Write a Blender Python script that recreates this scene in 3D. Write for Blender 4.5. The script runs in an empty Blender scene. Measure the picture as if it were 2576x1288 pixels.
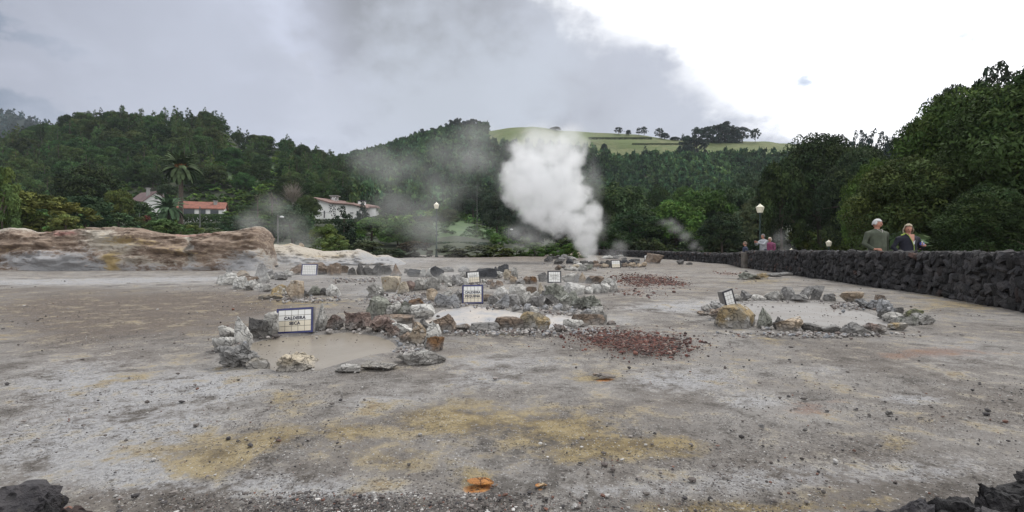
HAZE = 0.00015
EXPO = 0.0
import bpy, bmesh, math, random
import numpy as np
from mathutils import Vector, Matrix, Euler
R = math.radians
sc = bpy.context.scene
COL = sc.collection
F = 1288.0; CX = 1288.0; HY = 629.5; EYE = 0.8
# ---------------------------------------------------------------- placement
_D = np.concatenate([np.linspace(.4, 10, 600), np.linspace(10.02, 60, 1500)])
def gz(d):
    t = np.clip((np.asarray(d, float) - 22) / 36, 0, 1); return .42 * t * t * (3 - 2 * t)
_Y = HY + F * (EYE - gz(_D)) / _D
def gd(y):
    r = np.interp(-np.asarray(y, float), -_Y, _D); return float(r) if np.ndim(y) == 0 else r
def P(x, y, d):
    return Vector(((x - CX) / F * d, d, EYE - (y - HY) / F * d))
def Gp(x, y):
    d = gd(y); return Vector(((x - CX) / F * d, d, float(gz(d))))
# ---------------------------------------------------------------- noise
_rs = np.random.RandomState(7)
_T = _rs.rand(4096)
def _h(ix, iy, iz):
    return _T[((ix * 73856093) ^ (iy * 19349663) ^ (iz * 83492791)) & 4095]
def vnoise(p):
    p = np.asarray(p, float); i = np.floor(p).astype(np.int64); f = p - i; f = f * f * (3 - 2 * f)
    x, y, z = i[..., 0], i[..., 1], i[..., 2]; fx, fy, fz = f[..., 0], f[..., 1], f[..., 2]
    def L(a, b, t): return a + (b - a) * t
    return L(L(L(_h(x, y, z), _h(x+1, y, z), fx), L(_h(x, y+1, z), _h(x+1, y+1, z), fx), fy),
             L(L(_h(x, y, z+1), _h(x+1, y, z+1), fx), L(_h(x, y+1, z+1), _h(x+1, y+1, z+1), fx), fy), fz) * 2 - 1
def fbm(p, o=4):
    p = np.asarray(p, float); s = 0; a = 1.0; t = 0
    for k in range(o):
        s = s + a * vnoise(p + 17.3 * k); t += a; a *= .5; p = p * 2.03
    return s / t
def sstep(a, b, x):
    t = np.clip((x - a) / (b - a), 0, 1); return t * t * (3 - 2 * t)
# ---------------------------------------------------------------- meshes
def mesh_np(name, V, Fc, mats=(), mi=None, smooth=False, cols=None, attrs=None):
    me = bpy.data.meshes.new(name)
    V = np.asarray(V, np.float32); Fc = np.asarray(Fc, np.int32); k = Fc.shape[1]; n = len(Fc)
    me.vertices.add(len(V)); me.vertices.foreach_set('co', V.ravel())
    me.loops.add(n * k); me.loops.foreach_set('vertex_index', Fc.ravel())
    me.polygons.add(n); me.polygons.foreach_set('loop_start', np.arange(0, n * k, k, dtype=np.int32))
    me.polygons.foreach_set('loop_total', np.full(n, k, np.int32))
    for m in mats: me.materials.append(m)
    if mi is not None: me.polygons.foreach_set('material_index', np.asarray(mi, np.int32))
    me.update(calc_edges=True)
    me.polygons.foreach_set('use_smooth', np.full(n, smooth, bool))
    if cols is not None:
        a = me.attributes.new('col', 'FLOAT_COLOR', 'POINT')
        c = np.ones((len(V), 4), np.float32); c[:, :3] = cols; a.data.foreach_set('color', c.ravel())
    if attrs:
        for nm, v in attrs.items():
            a = me.attributes.new(nm, 'FLOAT', 'POINT'); a.data.foreach_set('value', np.asarray(v, np.float32).ravel())
    return me
def link(name, me, parent=None, loc=None):
    o = bpy.data.objects.new(name, me); COL.objects.link(o)
    if parent is not None: o.parent = parent
    if loc is not None: o.location = loc
    return o
def tag(o, label=None, cat=None, group=None, kind=None):
    if label: o['label'] = label
    if cat: o['category'] = cat
    if group: o['group'] = group
    if kind: o['kind'] = kind
    return o
def empty(name, loc=(0, 0, 0), rz=0):
    o = bpy.data.objects.new(name, None); COL.objects.link(o); o.location = loc; o.rotation_euler = (0, 0, rz); o.empty_display_size = .1
    return o
class MB:
    def __init__(s): s.V = []; s.F = []
    def quad(s, pts):
        b = len(s.V); s.V += [tuple(p) for p in pts]; s.F.append(tuple(range(b, b + len(pts))))
    def box(s, x0, x1, y0, y1, z0, z1, M=None):
        c = [Vector((x, y, z)) for z in (z0, z1) for x, y in ((x0, y0), (x1, y0), (x1, y1), (x0, y1))]
        if M is not None: c = [M @ v for v in c]
        b = len(s.V); s.V += [tuple(v) for v in c]
        for f in ((0, 3, 2, 1), (4, 5, 6, 7), (0, 1, 5, 4), (1, 2, 6, 5), (2, 3, 7, 6), (3, 0, 4, 7)): s.F.append(tuple(b + i for i in f))
    def tube(s, pts, rad, n=8, cap=True):
        pts = [Vector(p) for p in pts]
        if not hasattr(rad, '__len__'): rad = [rad] * len(pts)
        b = len(s.V)
        for i, p in enumerate(pts):
            t = (pts[min(i + 1, len(pts) - 1)] - pts[max(i - 1, 0)]).normalized()
            u = t.cross(Vector((0.13, 1, 0.07))).normalized(); w = t.cross(u)
            for k in range(n):
                a = 2 * math.pi * k / n; s.V.append(tuple(p + rad[i] * (math.cos(a) * u + math.sin(a) * w)))
        for i in range(len(pts) - 1):
            for k in range(n):
                s.F.append((b + i * n + k, b + i * n + (k + 1) % n, b + (i + 1) * n + (k + 1) % n, b + (i + 1) * n + k))
        if cap:
            s.F.append(tuple(b + k for k in range(n))[::-1]); s.F.append(tuple(b + (len(pts) - 1) * n + k for k in range(n)))
    def lathe(s, prof, n=12, c=(0, 0, 0), rot=0):
        b = len(s.V)
        for r, z in prof:
            for k in range(n):
                a = 2 * math.pi * (k + rot) / n; s.V.append((c[0] + r * math.cos(a), c[1] + r * math.sin(a), c[2] + z))
        for i in range(len(prof) - 1):
            for k in range(n):
                s.F.append((b + i * n + k, b + i * n + (k + 1) % n, b + (i + 1) * n + (k + 1) % n, b + (i + 1) * n + k))
        s.F.append(tuple(b + k for k in range(n))[::-1]); s.F.append(tuple(b + (len(prof) - 1) * n + k for k in range(n)))
    def build(s, name, mat, parent=None, smooth=False, loc=None):
        me = bpy.data.meshes.new(name); me.from_pydata(s.V, [], s.F); me.materials.append(mat); me.update()
        if smooth: me.polygons.foreach_set('use_smooth', np.full(len(me.polygons), True))
        return link(name, me, parent, loc)
# ---------------------------------------------------------------- materials
class NT:
    def __init__(s, tree): s.t = tree
    def n(s, typ, **kw):
        nd = s.t.nodes.new(typ)
        for k, v in kw.items():
            if k == 'ins':
                for a, b in v.items():
                    if isinstance(b, bpy.types.NodeSocket): s.t.links.new(b, nd.inputs[a])
                    else: nd.inputs[a].default_value = b
            else: setattr(nd, k, v)
        return nd
    def math(s, op, a, b=0.0, c=0.0, clamp=False):
        nd = s.n('ShaderNodeMath', operation=op, use_clamp=clamp)
        for i, v in enumerate((a, b, c)):
            if isinstance(v, bpy.types.NodeSocket): s.t.links.new(v, nd.inputs[i])
            else: nd.inputs[i].default_value = v
        return nd.outputs[0]
    def vmath(s, op, a, b=None):
        nd = s.n('ShaderNodeVectorMath', operation=op)
        for i, v in enumerate((a, b)):
            if v is None: continue
            if isinstance(v, bpy.types.NodeSocket): s.t.links.new(v, nd.inputs[i])
            else: nd.inputs[i].default_value = v
        return nd
    def mix(s, f, a, b, mode='MIX'):
        nd = s.n('ShaderNodeMix', data_type='RGBA', blend_type=mode)
        for i, v in ((0, f), (6, a), (7, b)):
            if isinstance(v, bpy.types.NodeSocket): s.t.links.new(v, nd.inputs[i])
            else:
                if i and len(v) == 3: v = (*v, 1)
                nd.inputs[i].default_value = v
        return nd.outputs[2]
    def noise(s, vec, scale, detail=4, rough=.55, w=None):
        nd = s.n('ShaderNodeTexNoise'); nd.inputs['Scale'].default_value = scale; nd.inputs['Detail'].default_value = detail
        nd.inputs['Roughness'].default_value = rough
        if vec is not None: s.t.links.new(vec, nd.inputs['Vector'])
        return nd.outputs[0]
    def sm(s, v, a, b):
        nd = s.n('ShaderNodeMapRange', interpolation_type='SMOOTHSTEP'); s.t.links.new(v, nd.inputs[0])
        nd.inputs[1].default_value = a; nd.inputs[2].default_value = b; return nd.outputs[0]
def new_mat(name):
    m = bpy.data.materials.new(name); m.use_nodes = True; t = m.node_tree
    for n in list(t.nodes):
        if n.type != 'OUTPUT_MATERIAL': t.nodes.remove(n)
    N = NT(t); out = t.nodes['Material Output']
    b = N.n('ShaderNodeBsdfPrincipled'); t.links.new(b.outputs[0], out.inputs[0])
    return m, N, b
def setin(N, b, nm, v):
    if isinstance(v, bpy.types.NodeSocket): N.t.links.new(v, b.inputs[nm])
    else: b.inputs[nm].default_value = v if not (hasattr(v, '__len__') and len(v) == 3) else (*v, 1)
def bump(N, b, h, dist, strength=1.0):
    bn = N.n('ShaderNodeBump'); bn.inputs['Strength'].default_value = strength; bn.inputs['Distance'].default_value = dist
    N.t.links.new(h, bn.inputs['Height']); N.t.links.new(bn.outputs[0], b.inputs['Normal'])
def simple(name, c, rough=.7, var=.25, scale=8, metal=0, c2=None, bmp=0):
    m, N, b = new_mat(name); co = N.n('ShaderNodeTexCoord').outputs['Object']
    nz = N.noise(co, scale); c2 = c2 or tuple(x * (1 - var) for x in c)
    setin(N, b, 'Base Color', N.mix(N.sm(nz, .35, .65), c2, c)); setin(N, b, 'Roughness', rough); setin(N, b, 'Metallic', metal)
    if bmp: bump(N, b, N.noise(co, scale * 4), bmp)
    return m
def rock_mat(name, c, c2, crust=None, cs=.5, rough=.85, sc_=7):
    m, N, b = new_mat(name); tc = N.n('ShaderNodeTexCoord').outputs['Object']
    oi = N.n('ShaderNodeObjectInfo').outputs['Random']
    off = N.n('ShaderNodeCombineXYZ'); 
    for i in range(3): N.t.links.new(N.math('MULTIPLY', oi, 31.0 + 13 * i), off.inputs[i])
    co = N.vmath('ADD', tc, off.outputs[0]).outputs[0]
    a = N.noise(co, sc_, 5, .6); q = N.noise(co, sc_ * 5, 4, .7)
    col = N.mix(N.sm(a, .4, .62), c2, c)
    if crust: col = N.mix(N.sm(N.noise(N.vmath('ADD', co, (5, 3, 1)).outputs[0], sc_ * .8, 3, .65), cs, cs + .08), col, crust)
    col = N.mix(N.math('MULTIPLY', N.sm(q, .58, .7), .55), col, tuple(x * .35 for x in c2))
    hsv = N.n('ShaderNodeHueSaturation'); N.t.links.new(col, hsv.inputs['Color'])
    N.t.links.new(N.math('MULTIPLY_ADD', oi, .45, .78), hsv.inputs['Value'])
    setin(N, b, 'Base Color', hsv.outputs[0]); setin(N, b, 'Roughness', rough)
    vo = N.n('ShaderNodeTexVoronoi', feature='DISTANCE_TO_EDGE'); vo.inputs['Scale'].default_value = sc_ * 1.6
    wv = N.vmath('ADD', co, N.vmath('MULTIPLY', N.n('ShaderNodeTexNoise', ins={'Vector': co, 'Scale': sc_ * 2.0}).outputs[1], (.12, .12, .12)).outputs[0]).outputs[0]
    N.t.links.new(wv, vo.inputs['Vector']); cr = N.sm(vo.outputs['Distance'], 0, .05)
    fin = N.mix(N.math('MULTIPLY', N.math('SUBTRACT', 1, cr), .5), hsv.outputs[0], tuple(x * .35 for x in c2))
    sz_ = N.n('ShaderNodeSeparateXYZ'); N.t.links.new(tc, sz_.inputs[0])   # mineral dust caked round the foot of the stone
    dm = N.sm(N.math('ADD', sz_.outputs[2], N.math('MULTIPLY', N.math('SUBTRACT', a, .5), .22)), .085, .0)
    setin(N, b, 'Base Color', N.mix(N.math('MULTIPLY', dm, .75 if name != 'rock_bright_orange' else 0.0), fin, (.27, .258, .245)))
    bump(N, b, N.math('ADD', N.math('ADD', q, N.math('MULTIPLY', a, 1.8)), N.math('MULTIPLY', cr, .8)), .03, 1.0)
    return m
RK = {
 'W': ((.60, .59, .56), (.44, .435, .42), (.26, .25, .23), .62, 'whitish'),
 'P': ((.46, .45, .425), (.34, .33, .31), (.56, .55, .53), .58, 'pale grey'),
 'G': ((.31, .305, .30), (.21, .205, .20), (.44, .43, .42), .6, 'grey'),
 'D': ((.14, .135, .13), (.08, .077, .076), (.28, .27, .26), .66, 'dark grey'),
 'K': ((.06, .063, .072), (.035, .037, .042), (.1, .1, .11), .66, 'blackish'),
 'B': ((.24, .18, .135), (.15, .115, .09), (.38, .34, .3), .6, 'brown'),
 'T': ((.43, .36, .28), (.31, .24, .17), (.42, .39, .35), .58, 'tan'),
 'O': ((.29, .215, .11), (.20, .175, .13), (.40, .385, .36), .55, 'ochre'),
 'R': ((.235, .175, .15), (.14, .10, .088), (.38, .33, .31), .6, 'reddish brown'),
 'E': ((.27, .28, .24), (.18, .185, .16), (.42, .42, .39), .58, 'greenish grey'),
 'C': ((.50, .44, .34), (.4, .35, .28), (.33, .2, .09), .6, 'cream'),
 'S': ((.22, .12, .055), (.13, .08, .05), (.30, .25, .2), .6, 'rusty orange'),
 'U': ((.36, .365, .38), (.26, .265, .275), (.47, .47, .48), .58, 'bluish grey'),
 'Z': ((.50, .22, .06), (.36, .15, .05), (.60, .50, .33), .56, 'bright orange'),
 'Y': ((.30, .32, .15), (.21, .22, .14), (.4, .41, .36), .6, 'yellow-green'),
}
RM = {k: rock_mat('rock_' + v[4].replace(' ', '_').replace('-', '_'), v[0], v[1], v[2], v[3]) for k, v in RK.items()}
# ================================================================ rocks
def ico(n):
    bm = bmesh.new(); bmesh.ops.create_icosphere(bm, subdivisions=n, radius=1); V = np.array([v.co[:] for v in bm.verts]); Fc = np.array([[v.index for v in f.verts] for f in bm.faces]); bm.free(); return V, Fc
ICO = {n: ico(n) for n in (1, 2, 3, 4)}
def rock_verts(rng, sub=4, block=0.0, cuts=9, rough=.10):
    cuts = int(cuts * 1.4); rough *= 1.25
    V, Fc = ICO[sub]; p = V.copy()
    if block > 0:
        q = p / np.abs(p).max(1)[:, None]; p = p * (1 - block) + q * block * .8
    for k in range(cuts):
        n = rng.normal(size=3); n /= np.linalg.norm(n); o = rng.uniform(.42, .8)
        s = p @ n; p = p - np.maximum(s - o, 0)[:, None] * n * .98
    off = rng.uniform(0, 50, 3)
    p = p * (1 + rough * 1.6 * fbm(V * 1.7 + off, 2)[:, None] + rough * fbm(V * 5 + off, 3)[:, None])
    rd = 1 - np.abs(fbm(V * 3.1 + off + 7, 3)) * 2.6; p = p * (1 + rough * .55 * rd)[:, None]
    return p, Fc
def fit_rock(p, w, dp, h, sink=.12, tilt=0.0):
    if tilt:
        c, s = math.cos(tilt), math.sin(tilt); x = p[:, 0] * c - p[:, 2] * s; z = p[:, 0] * s + p[:, 2] * c; p = np.stack([x, p[:, 1], z], 1)
    mn = p.min(0); mx = p.max(0); p = (p - (mn + mx) / 2) / (mx - mn)
    z = p[:, 2] + .5; z = z * (1 + sink) - sink
    return np.stack([p[:, 0] * w, p[:, 1] * dp, z * h], 1)
ORD = 'first second third fourth fifth sixth seventh eighth ninth tenth eleventh twelfth thirteenth fourteenth fifteenth sixteenth seventeenth eighteenth nineteenth twentieth twenty-first twenty-second twenty-third twenty-fourth twenty-fifth twenty-sixth twenty-seventh twenty-eighth twenty-ninth thirtieth thirty-first thirty-second thirty-third thirty-fourth'.split()
# x, y_base, w, h, colour, shape ('' round, b block, s slab, t tall/pointed, h heap)
ARCS = [
('on the far left rim of the nearest mud pool', 'rocks ringing the nearest mud pool', [
 (549,884,50,31,'W',''),(564,852,45,30,'P',''),(603,864,40,60,'W','t'),(643,851,38,47,'D',''),(680,844,30,52,'P','b')]),
('on the far right rim of the nearest mud pool', 'rocks ringing the nearest mud pool', [
 (800,831,32,60,'P','t'),(831,829,52,31,'R','h'),(891,829,60,40,'R','h'),(951,836,64,36,'R','h'),(986,846,32,30,'R','h'),(985,820,18,16,'W',''),
 (1009,842,46,27,'W',''),(1020,861,36,20,'B',''),(1046,868,42,50,'T','t'),(1046,828,20,16,'B','b'),(1065,827,28,22,'D','t'),(1089,854,34,40,'W',''),(1074,874,16,18,'P',''),(1093,879,40,30,'S','b'),(1111,834,58,38,'B','')]),
('on the near rim of the nearest mud pool', 'rocks ringing the nearest mud pool', [
 (579,924,92,50,'G','h'),(644,926,54,20,'O','s'),(729,935,84,40,'C','h'),(869,936,54,15,'P','s'),(949,930,80,13,'O','s'),(1051,914,108,25,'P','s')]),
('in the cluster between the two nearest pools', 'rocks between the two nearest pools', [
 (944,799,56,49,'E',''),(974,797,26,26,'P',''),(992,795,28,32,'P',''),(1016,798,33,38,'E',''),(994,811,74,16,'B','s'),(1047,772,38,19,'S','s'),(1061,799,52,29,'W','b'),(1036,790,14,12,'D','')]),
('on the near rim of the pale milky pool', 'rocks ringing the pale milky pool', [
 (1164,830,42,13,'B','s'),(1219,833,63,18,'G','s'),(1281,828,60,26,'B','b'),(1345,828,69,36,'O','b'),(1411,834,30,15,'R',''),(1444,822,44,16,'P','s'),(1481,817,72,23,'B','b'),(1511,813,28,27,'P',''),(1539,818,20,10,'R','')]),
('on the far left rim of the pale milky pool', 'rocks ringing the pale milky pool', [
 (1086,760,26,30,'T','b'),(1098,762,13,13,'W',''),(1112,772,35,30,'U',''),(1124,752,22,20,'P',''),(1139,772,32,30,'U','t'),(1150,749,16,22,'G','t'),(1078,778,20,14,'P',''),(1157,762,16,22,'D','')]),
('on the far right rim of the pale milky pool', 'rocks ringing the pale milky pool', [
 (1224,756,24,14,'B',''),(1243,767,28,22,'G',''),(1262,774,33,30,'U',''),(1289,770,38,26,'G','b'),(1308,759,24,18,'P',''),(1325,768,27,26,'P',''),(1300,780,22,13,'U',''),(1329,784,24,18,'U',''),(1356,770,31,24,'G',''),(1345,786,20,14,'P',''),
 (1385,768,40,24,'D',''),(1405,783,22,18,'U',''),(1371,780,18,12,'U',''),(1434,768,50,32,'E',''),(1424,784,20,16,'P','t'),(1464,779,40,30,'E','h'),(1494,781,46,34,'E','h'),(1504,793,32,20,'P',''),(1440,789,18,12,'U',''),(1478,792,24,14,'U','')]),
('in the heap behind the pale milky pool', 'rocks heaped behind the pale milky pool', [
 (1240,725,15,13,'B',''),(1254,722,21,15,'B',''),(1266,748,44,25,'P',''),(1302,744,38,26,'P','b'),(1337,741,22,18,'B','b'),(1360,741,19,27,'C','t'),(1325,752,26,17,'P',''),(1346,755,24,20,'P',''),(1374,751,20,18,'G',''),
 (1403,756,56,38,'E','h'),(1446,745,48,30,'W',''),(1372,740,18,12,'U',''),(1482,741,19,18,'W',''),(1502,739,24,21,'W','b'),(1522,738,26,23,'W',''),(1543,735,23,32,'P','t')]),
('around the small basin behind the milky pool', 'rocks around the small middle basin', [
 (1278,703,20,23,'C',''),(1292,700,20,26,'P','t'),(1255,699,20,15,'W',''),(1292,711,18,17,'T','b'),(1309,716,20,12,'G',''),(1326,712,19,16,'B',''),(1342,712,15,16,'S','b'),(1365,707,22,20,'G',''),
 (1433,711,34,22,'P',''),(1451,711,12,22,'G','t'),(1465,711,19,23,'T','t'),(1481,713,13,15,'D',''),(1504,713,40,17,'B','h'),(1529,721,24,20,'P','')]),
('in the row of rocks at the centre', 'rocks in the middle row', [
 (941,746,36,32,'P','h'),(961,743,8,14,'D','t'),(981,735,38,36,'C','b'),(1014,738,24,27,'C','t'),(1031,732,22,23,'R',''),(1050,730,26,27,'P','b'),(1070,728,22,27,'P','t'),(1092,728,28,30,'P',''),(1107,710,34,20,'P',''),
 (1131,716,26,20,'P',''),(1150,718,28,24,'G',''),(1127,721,16,9,'P',''),(1169,713,18,14,'W',''),(1166,700,20,14,'P',''),(1219,711,12,9,'W','t'),(1232,712,14,9,'B',''),(1070,745,18,8,'R','s')]),
('in the dark row behind the grey basin', 'dark rocks behind the grey basin', [
 (835,692,32,28,'B',''),(861,687,24,18,'B',''),(884,692,21,18,'D',''),(906,692,20,28,'D','t'),(923,692,24,21,'D','t'),(947,692,27,26,'D','b'),(973,690,24,21,'D','b'),(997,693,25,27,'B','t'),(1025,687,16,10,'D',''),
 (1041,695,32,17,'K',''),(1064,696,18,18,'W','h'),(1083,696,20,20,'W','h'),(1099,698,30,26,'K',''),(1125,684,28,12,'G',''),(1166,685,25,14,'G',''),(1224,700,46,23,'K','b'),(1248,690,10,18,'K','t'),(1266,689,26,22,'K','')]),
('on the far left rim of the grey basin', 'rocks ringing the grey basin', [
 (575,688,13,13,'G',''),(604,698,33,16,'T',''),(653,696,28,30,'G',''),(624,711,32,15,'B',''),(658,711,27,24,'W','t'),(677,698,23,21,'G',''),(699,703,31,18,'G',''),(719,697,23,18,'W','h'),(684,701,11,9,'P',''),(640,707,9,11,'W','')]),
('on the near left rim of the grey basin', 'rocks ringing the grey basin', [
 (566,718,40,29,'W','t'),(545,714,18,20,'W','t'),(597,728,38,30,'W','h'),(625,731,38,25,'W','h'),(646,731,26,15,'W',''),(664,735,26,18,'P',''),(674,752,54,11,'O','s'),(697,746,42,26,'O',''),(735,753,38,42,'T','b'),(764,746,17,15,'D',''),(788,743,33,21,'E',''),(808,742,24,16,'D',''),(836,744,36,26,'W','')]),
('on the far rim of the right-hand pool', 'rocks ringing the right-hand pool', [
 (1859,757,24,16,'P','h'),(1884,755,25,22,'G',''),(1911,755,34,13,'P','s'),(1936,753,20,14,'P',''),(1956,755,34,21,'P',''),(1986,755,31,29,'G','b'),(2019,757,37,15,'G',''),(2035,754,30,30,'G','d'),(2062,754,32,32,'G','d'),(2094,757,27,17,'G',''),
 (2154,762,52,24,'T','s'),(2184,774,36,20,'U','h'),(2214,777,32,20,'U','h'),(2221,760,22,16,'B',''),(2240,798,44,40,'U','h'),(2258,792,28,17,'D',''),(2258,809,42,20,'P','')]),
('on the near left rim of the right-hand pool', 'rocks ringing the right-hand pool', [
 (1781,783,23,15,'P',''),(1809,782,34,21,'G','h'),(1772,791,30,8,'B','s'),(1811,800,42,24,'B','h'),(1866,821,92,46,'O','b'),(1930,823,33,43,'E','t'),(1963,826,27,25,'D','h'),(2006,833,62,31,'T','')]),
('on the near right rim of the right-hand pool', 'rocks ringing the right-hand pool', [
 (2056,832,46,15,'D','s'),(2101,835,48,15,'G','s'),(2136,836,26,12,'D',''),(2169,841,60,26,'G',''),(2199,836,28,21,'R',''),(2226,836,26,17,'B',''),(2266,829,48,14,'O','s'),(2294,817,46,19,'E','s'),(2304,800,44,21,'Y','h'),(2331,814,42,22,'P','h')]),
('in the low heap near the long dark wall', 'rocks near the long dark wall', [
 (1886,703,36,17,'E','h'),(1921,702,32,14,'O','h'),(1953,696,30,9,'G','s'),(1981,693,28,8,'G','s')]),
]
def vz(l): return [(1234.3 + a / 5.333, 617.2 + b / 5.333, c / 5.333, d / 5.333, k, s) for a, b, c, d, k, s in l]
ARCS += [
('left of the steam vent', 'rocks ringing the steaming vent', vz([(780,215,110,60,'D',''),(835,185,100,40,'D',''),(900,180,80,50,'D',''),(960,205,90,50,'G',''),(915,255,110,70,'D','h'),(990,165,80,45,'G',''),(910,325,80,60,'B',''),(960,300,90,30,'D','')])),
('in front of the steam vent', 'rocks ringing the steaming vent', vz([(1080,250,110,65,'K',''),(1150,255,80,50,'W',''),(1150,302,90,45,'C',''),(1110,340,80,50,'P','b'),(1040,335,110,28,'P','s'),(1190,285,90,45,'W',''),(1240,345,120,68,'W',''),(1160,345,50,35,'P',''),(1290,285,110,40,'P',''),(1250,250,100,45,'D','s'),(1330,325,90,70,'E','h'),(1340,262,80,45,'D','s'),(1400,255,90,50,'B',''),(1450,295,140,50,'B','s'),(1540,297,90,50,'T',''),(1510,255,90,42,'D',''),(1395,345,50,25,'B','')])),
('right of the steam vent', 'rocks ringing the steaming vent', vz([(1600,290,60,60,'D',''),(1580,240,70,40,'D',''),(1745,290,50,50,'D',''),(1795,290,80,48,'B',''),(1835,285,70,52,'T',''),(1790,245,100,50,'K',''),(1850,255,70,50,'D','d'),(1910,292,100,62,'T','h'),(1905,240,90,52,'K',''),(1960,268,80,62,'D','d'),(2000,294,70,50,'T',''),(2060,288,70,62,'T',''),(1960,215,80,38,'D','')])),
('behind the steam vent', 'rocks ringing the steaming vent', vz([(1130,142,140,48,'C','b'),(1060,190,80,45,'G',''),(1120,195,90,40,'P',''),(1540,180,80,40,'W',''),(1620,178,90,45,'P',''),(1690,180,80,42,'G',''),(1750,148,60,22,'W','s'),(1790,195,70,35,'D','')])),
]
rng = np.random.RandomState(11)
def add_rock(x, y, w, h, k, s, label, group, cat='rock'):
    d = gd(y + .5); px = d / F
    W, H = w * px * 1.22, h * px * 1.14
    dp = W * rng.uniform(.6, .9); block = 0; cuts = 9; rough = .1; tilt = 0
    if s == 'b': block = .75; cuts = 5; rough = .05; dp = min(W, H * 1.6) * .8
    if s == 's': block = .5; cuts = 6; dp = W * .55; rough = .07
    if s == 't': cuts = 14
    if s == 'h': rough = .26; cuts = 4
    if s == 'd': tilt = .6; block = .5
    p, Fc = rock_verts(rng, 4 if w > 13 else 3, block, cuts, rough)
    if s == 'd': p = p * (1, 1, 1.7)
    if s == 't':
        t = (p[:, 2] - p[:, 2].min()) / (np.ptp(p[:, 2])); p = p * np.stack([1 - .55 * t ** 1.5, 1 - .5 * t ** 1.5, np.ones_like(t)], 1) + np.stack([t * rng.uniform(-.35, .35), t * 0, t * 0], 1)
    p = fit_rock(p, W, dp, H, .3, -tilt)
    me = mesh_np('rock', p, Fc, (RM[k],), smooth=False)
    o = link('rock', me, None, ((x - CX) / F * d, d + dp * .45, float(gz(d)))); tag(o, label, cat, group)
    return o
for place, grp, L in ARCS:
    L = sorted(L)
    big = sorted(r[2] * r[3] for r in L); 
    for i, (x, y, w, h, k, s) in enumerate(L):
        size = 'large ' if w * h >= big[int(len(big) * .75)] else ('small ' if w * h <= big[len(big) // 4] else '')
        shape = {'s': 'flat ', 'b': 'blocky ', 't': 'upright ', 'h': 'rough ', 'd': 'leaning '}.get(s, '')
        o_ = 'leftmost' if i == 0 else ('rightmost' if i == len(L) - 1 else ORD[i] + ' from left')
        lab = (f"{size}{shape}{RK[k][4]} rock, {o_} {place}").split()
        if len(lab) > 16: lab = [t for t in lab if t != 'the'][:16]
        add_rock(x, y, w, h, k, s, ' '.join(lab), grp)
for (x, y, w, h, k, s, lab) in [
 (1648,662,39,23,'B','b','large brown boulder with pale top standing before the far dark wall'),
 (1714,664,15,10,'D','','small dark stone near the far wall, left one of a pair'),
 (1735,665,14,5,'D','s','low flat dark stone near the far wall, right one of a pair'),
 (1879,684,7,4,'K','','tiny black stone on the ground below the wall corner'),
 (766,690.5,94,27,'B','','wide brown boulder behind the white tile sign of the grey basin'),
 (1521,950,46,7,'S','s','flat orange-brown stone sunk in the open ground right of the pool'),
 (1208,1220,58,5,'Z','s','large bright orange stone with cream crust, sunk in the foreground ground'),
 (1362,1226,26,5,'Z','s','small orange and cream stone beside the large bright orange one in the foreground'),
 (2241,1044,15,9,'K','','small black lava stone alone on the right foreground, the largest of three'),
 (1919,1076,12,7,'K','','small black lava stone left of the middle one on the right foreground'),
 (2028,1084,11,7,'K','','small black lava stone between two others on the right foreground'),
 (698,1108,12,8,'R','','small red-brown stone on the ochre stain left of centre'),
 (757,617,0,0,'T','','')]:
    if w: add_rock(x, y, w, h, k, s, lab, None)
# gravel, cinders and rubble ------------------------------------------------
def pebbles(name, pts, size, cols, label, cat, flat=.6, kind='stuff', sub=1):
    V0, F0 = ICO[sub]; n = len(pts); m = len(V0); r = np.random.RandomState(len(pts))
    S = size[:, None] * r.uniform(.6, 1.3, (n, 3)); S[:, 2] *= flat
    V = V0[None] * (1 + r.uniform(-.3, .3, (n, m, 1))) * S[:, None, :]
    a = r.uniform(0, 6.28, n); c, s = np.cos(a)[:, None], np.sin(a)[:, None]
    X = V[:, :, 0] * c - V[:, :, 1] * s; Y = V[:, :, 0] * s + V[:, :, 1] * c
    V = np.stack([X, Y, V[:, :, 2]], 2) + pts[:, None, :]
    Fc = (F0[None] + (np.arange(n) * m)[:, None, None]).reshape(-1, 3)
    C = np.repeat(cols[:, None, :], m, 1).reshape(-1, 3)
    me = mesh_np(name, V.reshape(-1, 3), Fc, (M_peb,), cols=C)
    return tag(link(name, me), label, cat, None, kind)
m, N, b = new_mat('pebble'); M_peb = m
at = N.n('ShaderNodeAttribute', attribute_name='col').outputs['Color']
nz = N.noise(N.n('ShaderNodeTexCoord').outputs['Object'], 40, 3)
setin(N, b, 'Base Color', N.mix(N.math('MULTIPLY', N.sm(nz, .4, .7), .4), at, (.12, .11, .1))); setin(N, b, 'Roughness', .9)
r = np.random.RandomState(5)
# screen-uniform scatter over the flat ground
n = 52000
yd = 700 + (1340 - 700) * r.rand(n) ** .8; xd = r.uniform(-250, 2830, n)
d = gd(yd); X = (xd - CX) / F * d
dens = fbm(np.stack([X * 1.1, d * 1.1, d * 0], 1), 3)
keep = r.rand(n) < np.clip(.5 + dens * 1.6 + .6 * np.exp(-((xd - 950) / 420) ** 2 - ((yd - 1275) / 30) ** 2), .06, 1)
xd, yd, d, X = xd[keep], yd[keep], d[keep], X[keep]; n = len(d)
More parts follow.
